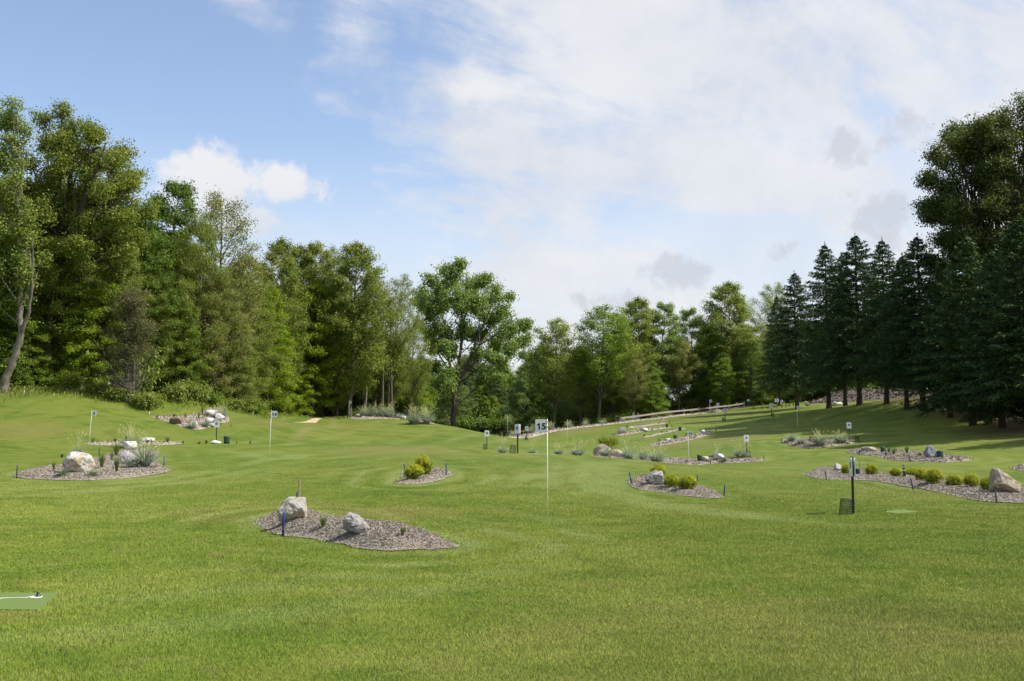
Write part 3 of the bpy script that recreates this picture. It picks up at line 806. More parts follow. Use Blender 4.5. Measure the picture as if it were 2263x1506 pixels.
# ---- flags
_B = Buf(); _B.tube([(0, 0, -.1), (0, 0, .9), (0, 0, 2.13)], [.0105, .0095, .0085], 10, cap=True)
ME_POLE = _B.mesh('pole', M_POLE, True)
_B = Buf(); _B.tube([(0, 0, -.014), (0, 0, .014)], [.015, .015], 10, cap=True); _B.box((.018, 0, 0), (.026, .012, .018))
ME_CLIP = _B.mesh('clip', M_SILVER)
def flag(px, py, D, num, side, label, lean=(0, 0), yaw=0., w=.235, h=.285, text=None):
    p = base(px, py, D)
    t_ = thing('golf_flag', label, 'golf flag', p, (R(lean[1]), R(lean[0]), R(yaw)), group='numbered golf flags')
    obj('pole', ME_POLE, t_)
    if w <= 0: return t_
    b = obj('flag_board', rounded_plate(w, h, .006, .02, M_WHITE, 'flag_board'), t_, (side * (w / 2 + .022), 0, 2.12 - h / 2))
    for dz in (.09, -.02, -.115): obj('clip', ME_CLIP, b, (-side * (w / 2 + .022), 0, dz), (0, 0, 0 if side > 0 else math.pi))
    if num: put_digits(num, (text or (.19, 0))[0], M_INK, b, (-.008 * side, -.0055, -.01), .006)
    return t_
flag(1210, 1148, 21.5, '15', -1, 'tall white golf flag with board numbered 15 in the middle of the lawn', text=(.185, .0015))
flag(595, 1018, 43, '14', 1, 'white golf flag numbered 14 leaning slightly right on the left lawn', (1.3, 0))
flag(196, 996, 54, '3', 1, 'white golf flag numbered 3 behind the left boulder bed', (2.6, 0), text=(.22, .0015))
flag(771, 934, 104, '4', 1, 'small distant golf flag numbered 4 on top of the central mound', (0, 0), -25)
flag(1523, 1037, 58, '16', 1, 'white golf flag numbered 16 in front of the long mulch bed', (-1, 0), -12)
flag(1254, 990, 90, None, 1, 'thin golf flag with its board edge on, right of flag 15', (0, 0), 84)
flag(1122, 972, 98, None, 1, 'thin pale golf flag with its board edge on, standing before the pond', (-2.5, 0), 86)
flag(1763, 956, 87, '8', 1, 'golf flag with narrow turned board behind the blue grey grass bed in the shade', (-.8, 0), -48)
flag(1585, 939, None, '9', 1, 'small far golf flag below the post sign near the rail fence', (0, 0), -40)
flag(1569, 926, None, '10', 1, 'farthest golf flag in front of the rail fence', (0, 0), -20)

# ---- post signs: two boards sandwiching a black post
_B = Buf(); _B.box((0, 0, .6), (.05, .05, 1.36)); ME_SPOST = bevel_mesh(_B.mesh('post', M_BLACK), .004)
_B = Buf(); _B.box((0, 0, 0), (.058, .058, .02)); ME_SCAP = bevel_mesh(_B.mesh('post_cap', M_BLACK), .004)
ME_BOARD = rounded_plate(.32, .42, .012, .012, M_WHITE, 'sign_board', .07)
ME_DISC = disc_mesh(.075, .003, M_INK, 'number_disc')
NUMS = {}
def post_sign(px, py, D, num, yaw, label, boards=2):
    p = base(px, py, D)
    t_ = thing('post_sign', label, 'post sign', p, (0, 0, R(yaw)), group='black posts with white hole signs')
    obj('post', ME_SPOST, t_); obj('post_cap', ME_SCAP, t_, (0, 0, 1.29))
    for s in (1, -1)[:boards]:
        b = obj('sign_board', ME_BOARD, t_, (0, -s * .033, 1.07), (0, 0, 0 if s > 0 else math.pi))
        obj('number_disc', ME_DISC, b, (0, -.008, .035)); put_digits(num, .115, M_NUM, b, (0, -.0115, .035), .002)
    return t_
post_sign(1886, 1137, 22.8, '16', -97, 'near black post with its white sign seen almost edge on beside a mesh bin')
post_sign(478, 977, 62, '6', 4, 'black post sign with a dark 6 disc behind the left ridge')
post_sign(1144, 1001, 44, '5', -52, 'black post sign turned sideways on the crest left of flag 15')
post_sign(1076, 992, 68, '7', 6, 'black post sign with a bin on the flank of the mound near the pond')
post_sign(1164, 980, 95, '11', 0, 'small far post sign in front of the pond bank between crest sign and flag 15')
post_sign(1650, 1006, 62, '17', 8, 'black post sign rising from a blue grey grass clump at the long bed')
post_sign(1877, 976, 68, '8', 2, 'black post sign at the edge of the spruce shade above a mulch bed')
post_sign(1603, 930, 105, '9', 5, 'small far post sign with a bin below the end of the rail fence')
post_sign(1705, 920, 98, '10', 3, 'far post sign standing in the spruce shadow at upper right')
post_sign(677, 929, 108, '4', 0, 'far post sign by the sand bunker under the left trees')

# ---- open mesh bins, wider at the foot
def bin_meshes():
    hgt, rt, rb, n = .36, .118, .148, 40
    W = Buf()
    for k in range(n):
        a = 2 * np.pi * k / n
        for tw in (-.5, .5):
            a2 = a + tw
            P = [((rb + (rt - rb) * u) * math.cos(a + tw * u), (rb + (rt - rb) * u) * math.sin(a + tw * u), .01 + u * (hgt - .02)) for u in np.linspace(0, 1, 6)]
            W.tube(P, .0025, 3)
    wall = W.mesh('mesh_wall', M_BINGREEN)
    Rm = Buf(); th = np.linspace(0, 2 * np.pi, 33)
    Rm.tube(np.column_stack([rt * np.cos(th), rt * np.sin(th), np.full(33, hgt)]), .006, 6); rim = Rm.mesh('rim', M_BINGREEN, True)
    F_ = Buf(); F_.tube(np.column_stack([rb * np.cos(th), rb * np.sin(th), np.full(33, .006)]), .006, 6)
    F_.lathe([(.001, .004), (rb, .004)], 32); foot = F_.mesh('foot_ring', M_BINGREEN, True)
    return wall, rim, foot
BIN = bin_meshes()
def mesh_bin(px, py, D, label, rot=(0, 0, 0)):
    t_ = thing('mesh_bin', label, 'bin', base(px, py, D), tuple(R(a) for a in rot), group='green mesh bins beside the post signs')
    for nm, me in zip(('mesh_wall', 'rim', 'foot_ring'), BIN): obj(nm, me, t_)
mesh_bin(1869, 1137, 22.6, 'large looking near green mesh bin at the foot of the nearest post sign', (0, 3, 0))
mesh_bin(1132, 1002, 44, 'green mesh bin leaning beside the turned post sign on the crest', (0, 9, 0))
mesh_bin(1072, 993, 68, 'small green mesh bin by the post sign on the mound flank', (0, 0, 20))
mesh_bin(1655, 1006, 61.5, 'tilted green mesh bin hooked against the post sign at the long bed', (0, -14, 40))
mesh_bin(1895, 979, 67, 'green mesh bin right of the post sign in the spruce shade', (0, -5, 0))
mesh_bin(1599, 930, 104.5, 'tiny far green mesh bin below the rail fence end', (0, 0, 0))
mesh_bin(1163, 981, 94.5, 'far dark mesh bin at the foot of the small sign before the pond', (0, 0, 60))
mesh_bin(1708, 921, 97.5, 'far dark mesh bin at the foot of the sign in the spruce shadow', (0, 4, 60))

# ---- stakes
def stake_mesh(mat, L=.5, r=.019, square=False):
    B = Buf()
    if square: B.box((0, 0, L / 2 - .08), (r * 1.7, r * 1.4, L))
    else: B.tube([(0, 0, -.1), (0, 0, L - .012), (0, 0, L - .004), (0, 0, L)], [r, r, r * .8, r * .4], 10, cap=True)
    return B.mesh('stake', mat, not square)
ME_STK = stake_mesh(M_BLUE); ME_WSTK = stake_mesh(M_WOOD, 1.0, .02, True); ME_GSTK = stake_mesh(M_GREYSTK); ME_WHSTK = stake_mesh(M_POLE, .5, .02)
def stake(px, py, top, label, me=ME_STK, D=None, lean=0., name='blue_stake', cat='stake', L=.5, group='blue marker stakes around the beds', wide=1.0):
    p = base(px, py, D)
    h = size_at(py - top, p[1])
    o = obj(name, me, None, p, (0, R(lean), 0), (wide, wide, h / (L if me is not ME_WSTK else .92)))
    tag(o, label, cat, group)
stake(625, 1187, 1133, 'thick blue stake in front of the nearest boulder', lean=1.5)
stake(656, 1137, 1094, 'blue stake top peeping up behind the nearest boulder', D=19.6)
stake(37, 1057, 1030, 'blue stake at the far left end of the left bed')
stake(219, 1008, 990, 'blue stake behind the big tan faced boulder in the left bed')
stake(362, 1032, 1009, 'blue stake at the right end of the left bed')
stake(897, 1047, 1025, 'leaning blue stake left of the lone golden conifer', lean=-12)
stake(986, 1051, 1025, 'upright blue stake right of the lone golden conifer')
stake(1395, 1068, 1044, 'leaning blue stake at the left end of the oval bed', lean=-9)
stake(1540, 1071, 1051, 'blue stake just behind the golden shrubs of the oval bed', lean=4)
stake(1600, 1097, 1073, 'blue stake at the right tip of the oval bed', lean=5)
stake(1826, 1056, 1035, 'blue stake at the left end of the long golden shrub bed', lean=-6)
stake(1918, 1037, 1024, 'blue stake behind the second golden shrub from the left in the row')
stake(2018, 1082, 1056, 'leaning blue stake at the front edge below the middle of the shrub row', lean=-11)
stake(2202, 1111, 1084, 'blue stake in front of the big tan boulder', lean=-2)
stake(1899, 1006, 994, 'small blue stake left of the box in the bed with the blue grey boulder')
stake(2012, 1020, 1004, 'leaning small blue stake at the front of the bed with the blue grey boulder', lean=-9)
stake(1727, 978, 968, 'small dark stake at the left tip of the grass clump bed in the shade', ME_GSTK, name='grey_stake', group='small dark stakes')
stake(1788, 993, 980, 'small dark stake in front of the grass clump bed in the shade', ME_GSTK, name='grey_stake', group='small dark stakes')
stake(1570, 1027, 1013, 'dark stake at the front of the long bed left of the white rock', ME_GSTK, name='grey_stake', group='small dark stakes')
stake(1688, 1019, 1006, 'dark blue stake at the right end of the long bed', ME_GSTK, name='grey_stake', group='small dark stakes')
stake(333, 984, 971, 'dark stake by the white rock in the thin strip', ME_GSTK, -54, 8, 'grey_stake', group='small dark stakes')
stake(511, 931, 922, 'tiny dark stake right of the white rock heap', ME_GSTK, 70, 0, 'grey_stake', group='small dark stakes')
stake(1486, 955, 948, 'tiny dark stake left of the farther green box', ME_GSTK, 92, 0, 'grey_stake', group='small dark stakes')
stake(1548, 969, 961, 'dark stake left of the white rock on the curved strip', ME_GSTK, 85, 0, 'grey_stake', group='small dark stakes')
stake(53, 880, 870, 'white marker stake high on the left slope near the leaning tree', ME_WHSTK, 68, 0, 'white_stake', group='white marker stakes')
stake(330, 921, 911, 'white marker stake at the left end of the slope patch', ME_WHSTK, None, 0, 'white_stake', group='white marker stakes')
stake(428, 921, 912, 'white marker stake between tufts on the slope patch', ME_WHSTK, None, 0, 'white_stake', group='white marker stakes')
stake(559, 922, 913, 'white marker stake near the dark wood edge right of the rock heap', ME_WHSTK, 82, 0, 'white_stake', group='white marker stakes')
stake(1644, 905, 898, 'small white marker stake under the right end of the rail fence', ME_WHSTK, 143, 0, 'white_stake', group='white marker stakes')
stake(659, 1139, 1066, 'tall raw wooden stake behind the nearest boulder', ME_WSTK, 19.4, 1, 'wooden_stake', group='raw wooden stakes')
stake(1459, 1054, 1021, 'wooden stake behind the golden shrub at the grey slab boulder', ME_WSTK, 34.5, -4, 'wooden_stake', group='raw wooden stakes')
stake(1529, 1017, 995, 'wooden stake left of the green box in the long bed', ME_WSTK, None, -2, 'wooden_stake', group='raw wooden stakes')
stake(1901, 1042, 1015, 'wooden stake beside the green box next to the golden shrub row', ME_WSTK, None, -3, 'wooden_stake', group='raw wooden stakes')
stake(2084, 1010, 989, 'wooden stake right of the pointed blue grey boulder', ME_WSTK, None, -3, 'wooden_stake', group='raw wooden stakes')
stake(506, 981, 964, 'thin wooden stake rising behind the left ridge beside a green box', ME_WSTK, 62, 0, 'wooden_stake', group='raw wooden stakes')

# ---- green garden speakers
_B = Buf(); _B.lathe([(.001, 0), (.128, 0), (.135, .02), (.14, .17), (.138, .29)], 24); ME_SB = _B.mesh('body', M_SPK, True)
_B = Buf(); _B.lathe([(.138, .285), (.155, .29), (.158, .31), (.135, .345), (.07, .365), (.001, .37)], 24); ME_SL = _B.mesh('lid', M_SPK, True)
_B = Buf()
for a in (-.62, .1, .82): _B.box((.139 * math.sin(a), -.139 * math.cos(a), .065), (.05, .012, .05), rot=Matrix.Rotation(a, 4, 'Z'))
ME_SV = _B.mesh('vent', M_DARK)
def speaker(px, py, wpx, label, D=None, yaw=0):
    p = base(px, py, D); s = size_at(wpx, p[1]) / .30
    t_ = thing('garden_speaker', label, 'garden speaker', p, (0, 0, R(yaw)), (s, s, s), 'green garden speakers in the beds')
    obj('body', ME_SB, t_); obj('lid', ME_SL, t_); obj('vent', ME_SV, t_)
speaker(1546, 1019, 11, 'dark green domed speaker in the middle of the long bed')
speaker(1492, 974.5, 8, 'dark green domed speaker on the curved strip left of flag 16', 82)
speaker(1474, 946.5, 6, 'tiny green domed speaker on the narrow upper strip', 100)
speaker(1503, 949, 7, 'tiny green domed speaker at the end of the lower terrace strip', 95)
speaker(1896, 1048, 10, 'green domed speaker behind the near post sign beside the shrub row')
speaker(1951, 1000, 10, 'green domed speaker behind the small light in the blue grey boulder bed')
speaker(2078, 1012, 13, 'green domed speaker right against the pointed blue grey boulder')
speaker(501, 981, 14, 'wide green domed speaker half sunk behind the left ridge', -54)
speaker(282, 979, 12, 'dark green domed speaker behind the blue grey grass of the left bed', -54)
speaker(137, 1017, 6, 'dark speaker top peeping out left of the big tan faced boulder', 45)

# ---- low bed lights
_B = Buf(); _B.box((0, 0, .1), (.11, .09, .26)); ME_LP = bevel_mesh(_B.mesh('housing', M_BRONZE), .006)
_B = Buf(); _B.tube([(0, 0, .22), (0, 0, .33)], .014, 8); ME_LS = _B.mesh('stem', M_BLACK)
_B = Buf(); _B.lathe([(.001, .0), (.042, .01), (.055, .05), (.058, .1), (.05, .14), (.02, .165), (.001, .168)], 18); ME_LH = _B.mesh('lamp_head', M_BRONZE, True)
_B = Buf(); _B.lathe([(.059, .06), (.0605, .075), (.0605, .095), (.059, .108)], 18); ME_LR = _B.mesh('band', M_SILVER, True)
_B = Buf(); _B.box((-.077, -.02, .13), (.04, .05, .12)); ME_LB = _B.mesh('side_box', M_SILVER)
def bed_light(px, py, hpx, label, D=None, rot=(0, 0, 0)):
    p = base(px, py, D); s = size_at(hpx, p[1]) / .49
    t_ = thing('bed_light', label, 'garden light', p, tuple(R(a) for a in rot), (s, s, s), 'low dark garden lights')
    obj('housing', ME_LP, t_); obj('stem', ME_LS, t_); obj('side_box', ME_LB, t_)
    h = obj('lamp_head', ME_LH, t_, (0, 0, .32)); obj('band', ME_LR, h)
bed_light(1998, 1055, 27, 'dark garden light with round head standing between shrubs of the golden row')
bed_light(1958, 1008, 16, 'small garden light before the green speaker in the blue grey boulder bed')
bed_light(1582, 956, 11, 'small garden light at the tip of the curved strip', 90)
bed_light(1480, 936, 7, 'tiny garden light right of the standing pale rock', 110)
bed_light(553, 981, 11, 'small garden light alone on the left ridge crest', -54)
bed_light(236, 981, 9, 'small tilted garden light on the thin strip left of the white rock', -54, (0, 30, 0))
bed_light(277, 981, 10, 'dark garden light beside the speaker behind the left bed grass', -54)

# ---- tee mats
for (pts, lab, rich), poly in zip(MATS, MATP):
    c_ = poly.mean(0); z_ = [hz(*q) for q in poly]
    c3 = np.array([c_[0], c_[1], float(np.mean(z_))])
    t_ = thing('tee_mat', lab, 'tee mat', c3)
    n_ = 6; B = Buf(); V = []
    for i in range(n_):
        for j in range(n_):
            u, v = i / (n_ - 1), j / (n_ - 1)
            q = (1 - u) * (1 - v) * poly[0] + u * (1 - v) * poly[1] + u * v * poly[2] + (1 - u) * v * poly[3]
            V.append((q[0] - c3[0], q[1] - c3[1], hz(*q) - c3[2] + .014))
    V = np.array(V); k = np.arange(n_ * n_).reshape(n_, n_)
    Qs = np.stack([k[:-1, :-1], k[1:, :-1], k[1:, 1:], k[:-1, 1:]], -1).reshape(-1, 4)
    B.add(V, Qs[:, ::-1] if np.cross(poly[1] - poly[0], poly[2] - poly[0]) < 0 else Qs)
    ring = np.concatenate([k[:, 0], k[-1, 1:], k[-2::-1, -1], k[0, -2:0:-1]])
    low_ = V[ring] - (0, 0, .03); m_ = len(ring)
    B.add(np.vstack([V[ring], low_]), [[i, (i + 1) % m_, m_ + (i + 1) % m_, m_ + i] for i in range(m_)])
    obj('turf', B.mesh('turf', M_MAT), t_)
    def on(px, py):
        q = hit(px, py); return np.array([q[0] - c3[0], q[1] - c3[1], q[2] - c3[2] + .016])
    if rich:
        B = Buf(); B.tube([on(a, b) for a, b in ((-40, 1331), (-6, 1328.5), (0, 1327), (4, 1325.5), (20, 1325), (42, 1324.3), (58, 1324.3), (70, 1321.5), (82, 1321.3))], .003, 6)
        obj('cord', B.mesh('cord', M_LINE, True), t_)
        B = Buf(); B.lathe([(.001, 0), (.06, 0), (.06, .004), (.001, .005)], 20); obj('plate', B.mesh('plate', M_LINE), t_, on(80, 1323.5))
        B = Buf(); B.lathe([(.001, .005), (.032, .005), (.03, .012), (.018, .016), (.016, .045), (.013, .05), (.001, .05)], 16); obj('peg', B.mesh('peg', M_BLACK, True), t_, on(84, 1323))
    elif pts[0][0] == 1948:
        B = Buf(); B.lathe([(.001, .0), (.016, 0), (.014, .03), (.001, .032)], 12); obj('peg', B.mesh('peg', M_BLACK), t_, on(1957, 1131.5))

# ---- small notices at the far end of the rail fence
_B = Buf(); _B.box((0, 0, .45), (.07, .07, 1.1)); ME_NP = _B.mesh('post', M_BLACK)
p = base(1654, 900, 149)
t_ = thing('arrow_sign', 'small white arrow shaped board on a dark post beyond the rail fence end', 'sign', p)
obj('post', ME_NP, t_)
pts = [(-.22, .12), (.22, .12), (.22, .03), (.09, 0), (.06, -.16), (-.06, -.16), (-.09, 0), (-.22, .03)]
n_ = len(pts); V = [(x, -.05, z) for x, z in pts] + [(x, -.03, z) for x, z in pts]
obj('sign_board', mk_mesh('sign_board', V, [[[i, i + n_, (i + 1) % n_ + n_, (i + 1) % n_] for i in range(n_)], [list(range(n_))], [list(range(2 * n_ - 1, n_ - 1, -1))]], M_WHITE), t_, (0, 0, 1.0))
p = base(1717, 903, 128)
t_ = thing('notice_sign', 'pair of white notice panels either side of one dark post', 'sign', p)
obj('post', ME_NP, t_, scale=(1, 1, 1.25))
for s in (-1, 1):
    b = obj('sign_board', rounded_plate(.2, .44, .02, .02, M_WHITE, 'sign_board'), t_, (s * .14, -.03, 1.02))

# ---- rail fence
FN = [(1372, 934, 124), (1409, 930, 126.5), (1442, 926.5, 129), (1477, 922, 132.5), (1512, 917.5, 136.5), (1545, 913, 140), (1570, 909, 143), (1580, 908, 144), (1612, 904, 147), (1645, 902.5, 149.5)]
P_ = np.array([base(*q) for q in FN]); P_[:, 2] = [ground_in_bed(a, b) for a, b in P_[:, :2]]
t_ = thing('rail_fence', 'long weathered single rail fence climbing the far bank to the right', 'fence', P_[0])
L_ = P_ - P_[0]
B = Buf()
for a, b in zip(L_[:-1], L_[1:]):
    a = a + (0, 0, .62); b = b + (0, 0, .62); mid_ = (a + b) / 2; dv = b - a
    yaw_ = math.atan2(dv[1], dv[0]); pit = -math.atan2(dv[2], np.hypot(dv[0], dv[1]))
    B.box(mid_ + np.array([math.sin(yaw_), -math.cos(yaw_), 0]) * .09, (np.linalg.norm(dv) - .01, .06, .21), RNG.random(), Matrix.Rotation(yaw_, 4, 'Z') @ Matrix.Rotation(pit, 4, 'Y'))
obj('rail', B.mesh('rail', M_RAILW), t_)
B = Buf(); B.box((0, 0, .4), (.15, .15, 1.0)); ME_FP = bevel_mesh(B.mesh('fence_post', M_RAILW), .01)
for q in L_: obj('fence_post', ME_FP, t_, q)

# ---- boulders
def rock_mesh(seed, planes, mat, sub=4, rough=.085, cuts=10):
    bm = bmesh.new(); bmesh.ops.create_icosphere(bm, subdivisions=sub, radius=1.0)
    V = np.array([v.co for v in bm.verts]); rng = np.random.default_rng(seed)
    # stretch towards a box, then cut facets
    mx = np.abs(V).max(1)[:, None]; V = V * (1 - .45) + (V / mx) * .45
    cut = [tuple(x) for x in planes]
    for _ in range(cuts):
        n = rng.normal(size=3); n /= np.linalg.norm(n); cut.append((*n, rng.uniform(.72, .98)))
    for a, b, c, d_ in cut:
        n = np.array([a, b, c], float); n /= np.linalg.norm(n)
        k = V @ n - d_; V = np.where((k > 0)[:, None], V - n * k[:, None] * .93, V)
    ofs = Vector(rng.uniform(-50, 50, 3))
    for v, co in zip(bm.verts, V):
        c = Vector(co); nn = c.normalized()
        f = mnoise.fractal(c * 1.6 + ofs, 1., 2., 5) * rough + abs(mnoise.noise(c * 3.3 + ofs)) * rough * -.8 + mnoise.fractal(c * 8 + ofs, 1., 2., 3) * rough * .28
        v.co = c + nn * f
    me = bpy.data.meshes.new('boulder'); 
    for f in bm.faces: f.smooth = True
    bm.to_mesh(me); bm.free()
    co = np.array([v.co for v in me.vertices]); lo, hi = co.min(0), co.max(0)
    me.transform(Matrix.Translation(-Vector((lo + hi) / 2)))
    me.transform(Matrix.Diagonal((*(2 / (hi - lo)), 1)))        # unit half extents
    me.materials.append(mat)
    try: me.set_sharp_from_angle(angle=R(38))
    except Exception: pass
    return me
BLOCK = [(0, 0, 1, .72), (1, 0, .15, .8), (-1, 0, .5, .78), (0, -1, .25, .75)]
WEDGE = [(.25, -.2, 1, .55), (-.8, -.4, .6, .66), (.75, -.7, -.1, .72)]
POINT = [(.9, 0, .55, .5), (-1, 0, .28, .55), (0, -1, .5, .55), (.2, 1, .6, .6)]
SLOPE = [(.75, -.15, .75, .42), (-1, 0, .12, .62), (.1, -1, .45, .62)]
LOWR = [(0, 0, 1, .6), (.5, -.5, .6, .62)]
ROUND = []
def boulder(px, py, w, h, mat, shape, label, D=None, dep=.8, yaw=0., sink=.12, sub=3, seed=None, tilt=0.):
    p = base(px, py, D)
    W = size_at(w, p[1]); H = size_at(h, p[1])
    q = p.copy(); q[1] += W * dep * .5 * .8; q[0] *= q[1] / p[1]
    q[2] = ground_in_bed(q[0], q[1])
    top = p[2] + H
    hh = (top - (q[2] - H * sink)) / 2
    me = rock_mesh(seed if seed is not None else int(px * 7 + py), shape, mat, sub)
    o = obj('boulder', me, None, (q[0], q[1], q[2] - H * sink + hh), (0, R(tilt), R(yaw)), (W / 2, W / 2 * dep, hh))
    tag(o, label, 'boulder', 'boulders in the mulch beds')
boulder(645, 1154, 62, 52, M_ROCK_PALE, BLOCK, 'blocky pale boulder with a tan face, nearest in the front bed behind the blue stake', sub=5, dep=.85)
boulder(787, 1181, 59, 46, M_ROCK_GREY, SLOPE, 'rounded grey and black blotched boulder sloping right in the front bed', sub=5, dep=.85)
boulder(171, 1046, 76, 46, M_ROCK_PALE, WEDGE, 'big wedge boulder with pale top and tan face in the left bed', sub=5, dep=.9)
boulder(286, 1027, 38, 31, M_ROCK_GREY, SLOPE, 'pointed grey boulder sloping right beside the blue grey grass of the left bed', sub=4)
boulder(287, 996, 32, 20, M_ROCK_WHITE, LOWR, 'pale boulder half hidden behind the grass at the back of the left bed', sub=4)
boulder(327, 981, 30, 11, M_ROCK_WHITE, LOWR, 'low flat white rock on the thin strip behind the left bed', -54)
boulder(390, 939, 29, 17, M_ROCK_BROWN, ROUND, 'rounded brown boulder at the left of the slope patch', dep=.8)
boulder(429, 944, 15, 13, M_ROCK_WHITE, BLOCK, 'small white block behind a blue grey tuft on the slope patch')
boulder(468, 922, 30, 16, M_ROCK_WHITE, LOWR, 'topmost white rock of the heap on the left slope')
boulder(486, 929, 20, 16, M_ROCK_WHITE, SLOPE, 'white rock at the right side of the heap on the left slope')
boulder(463, 935, 18, 11, M_ROCK_WHITE, LOWR, 'white rock in the middle of the heap on the left slope')
boulder(466, 944, 16, 9, M_ROCK_WHITE, BLOCK, 'lowest white block of the heap, left of the post sign')
boulder(479, 982, 22, 9, M_ROCK_WHITE, SLOPE, 'low pale rock at the foot of the sign behind the left ridge', -54)
boulder(790, 921, 12, 8, M_ROCK_TAN, ROUND, 'small tan rock on top of the mound right of flag 4', 107)
boulder(892, 925, 12, 9, M_ROCK_WHITE, ROUND, 'small white rock on top of the mound left of the big grass clumps', 106)
boulder(1447, 1072, 45, 30, M_ROCK_GREY, [(.1, -.3, 1, .6), (-.8, -.1, .8, .6), (1, -.2, .2, .75), (0, -1, -.1, .7)], 'grey slab boulder in the oval bed left of the golden shrubs', sub=5)
boulder(1330, 1009, 38, 26, M_ROCK_TAN, [(-.8, 0, .7, .5), (.6, 0, .8, .75)], 'grey tan boulder under the yellow green shrub on the crest', 58, sub=4)
boulder(1364, 1016, 33, 17, M_ROCK_TAN, ROUND, 'smooth rounded boulder between blue grey grass clumps on the crest', 58, sub=4)
boulder(1374, 960, 18, 14, M_ROCK_GREY, BLOCK, 'upright grey rock on the terraces at the left end of its strip', 93)
boulder(1423, 952, 18, 8, M_ROCK_WHITE, LOWR, 'low white rock in the middle of a terrace strip', 96)
boulder(1464, 936, 10, 13, M_ROCK_TAN, POINT, 'standing pale rock at the upper end of the farthest strip', 110)
boulder(1476, 976.5, 15, 6, M_ROCK_WHITE, LOWR, 'low white rock at the left end of the curved strip', 82)
boulder(1553, 963, 11, 7, M_ROCK_WHITE, LOWR, 'small white rock at the right end of the curved strip', 86)
boulder(1589, 1017, 24, 14, M_ROCK_WHITE, LOWR, 'white grey rock in the long bed below a blue grey clump', sub=4)
boulder(1558, 1019, 18, 10, M_ROCK_PALE, LOWR, 'pale rock right of the green speaker in the long bed')
boulder(2222, 1090, 68, 54, M_ROCK_TAN, [(.66, -.05, .75, .22), (-1, 0, .1, .6), (.2, -1, .45, .5), (-.6, -1, .3, .7)], 'big tan pointed boulder sloping right at the right end of the golden row', sub=5)
boulder(1857, 1041, 26, 16, M_ROCK_WHITE, SLOPE, 'pale boulder at the left end of the golden shrub row', sub=4, tilt=0)
boulder(1920, 998, 32, 10, M_ROCK_TAN, LOWR, 'low flat tan rock in the bed below the spruces', sub=4)
boulder(2060, 1013, 33, 28, M_ROCK_BLUE, POINT, 'pointed blue grey boulder in the bed right of the centre light', sub=5)
boulder(1797, 977, 19, 13, M_ROCK_BROWN, BLOCK, 'dull rock behind a blue grey clump in the shaded bed')
boulder(1845, 903, 13, 10, M_ROCK_WHITE, ROUND, 'white rock at the foot of a spruce trunk by the hillside', 112)
boulder(1855, 902, 13, 7, M_ROCK_WHITE, ROUND, 'smaller white rock right of the one at the spruce trunk', 112)
boulder(1786, 905, 10, 7, M_ROCK_BROWN, SLOPE, 'dark small rock at the left foot of the mulch hillside', 120)
# ------------------------------------------------------------------ low plants
def golden_mesh(seed, tall=False):
    rng = np.random.default_rng(seed); B = Buf()
    S = Buf()
    nb = 72
    for i in range(nb):
        az = i * 2.4 + rng.normal(0, .2); el = np.arcsin(rng.uniform(-.72, 1))
        L = rng.uniform(.82, 1.02)
        d_ = np.array([math.cos(az) * math.cos(el), math.sin(az) * math.cos(el), math.sin(el)])
        cen = np.array([0, 0, .46]); end = cen + d_ * L * (1, 1, .52)
        mid_ = (cen + end) * .4
        S.tube([(0, 0, 0), mid_ * .6, end * .8], [.02, .012, .005], 4)
        n = 95
        u = rng.uniform(.5, 1.05, n) ** .8
        P = cen + (end - cen) * u[:, None] + rng.normal(size=(n, 3)) * (.12, .12, .08)
        P[:, 2] -= .10 * (u - .5); P[:, 2] = np.maximum(P[:, 2], .02)
        tg = d_ * .7 + rng.normal(size=(n, 3)) * .55 + (0, 0, -.05)
        N = rng.normal(size=(n, 3)) * .6 + d_ * .5 + (0, 0, .6)
        tone = np.clip(.10 + .55 * (u - .45) / .6 + .30 * (d_[2] > .1) + rng.normal(0, .12, n), 0, 1)     # golden new tips, green old growth; shade painted darker inside and below
        B.leaves(P, N, rng.uniform(.07, .15, n), rng, .42, tone, tg)
    return B.mesh('foliage', M_GOLD), S.mesh('stems', M_BARKD)
def gold_material():
    m, t, out = material('golden_conifer')
    var = t.attr('var')
    c = t.mix(t.ss(var, .25, .9), (.055, .092, .012), (.44, .46, .032))  # dark green end also holds the painted shadow inside the bush
    b = principled(t, None, c, .65, .15)
    tr = t.new('ShaderNodeBsdfTranslucent'); t.l.new(c, tr.inputs[0])
    mx = t.new('ShaderNodeMixShader'); mx.inputs[0].default_value = .25
    t.l.new(b.outputs[0], mx.inputs[1]); t.l.new(tr.outputs[0], mx.inputs[2]); t.l.new(mx.outputs[0], out.inputs[0])
    return m
M_GOLD = gold_material()
GOLD = [golden_mesh(s) for s in (1, 2, 3)]
def golden(px, py, w, h, label, D=None, k=0, group='golden conifer shrubs in the beds'):
    p = base(px, py, D); W = size_at(w, p[1]); H = size_at(h, p[1])
    p[1] += W * .3; p[0] *= p[1] / (p[1] - W * .3); p[2] = ground_in_bed(p[0], p[1])
    t_ = thing('golden_shrub', label, 'shrub', p, (0, 0, R(px * 37 % 360)), (W / 2.1, W / 2.1, H / .98), group)
    f, s = GOLD[k % 3]; obj('foliage', f, t_); obj('stems', s, t_)
golden(935, 1050, 42, 43, 'taller golden conifer at the back of the small bed', k=1)
golden(915, 1060, 45, 32, 'low golden conifer in front of the taller one in the small bed', k=0)
golden(1455, 1057, 36, 27, 'golden shrub peeping out behind the grey slab boulder', 34, 1)
golden(1484, 1078, 36, 29, 'golden shrub right against the grey slab boulder', k=2)
golden(1519, 1083, 44, 31, 'broad golden shrub, rightmost in the oval bed', k=0)
golden(1871, 1048, 23, 24, 'golden shrub touching the pale boulder left of the near sign', k=1)
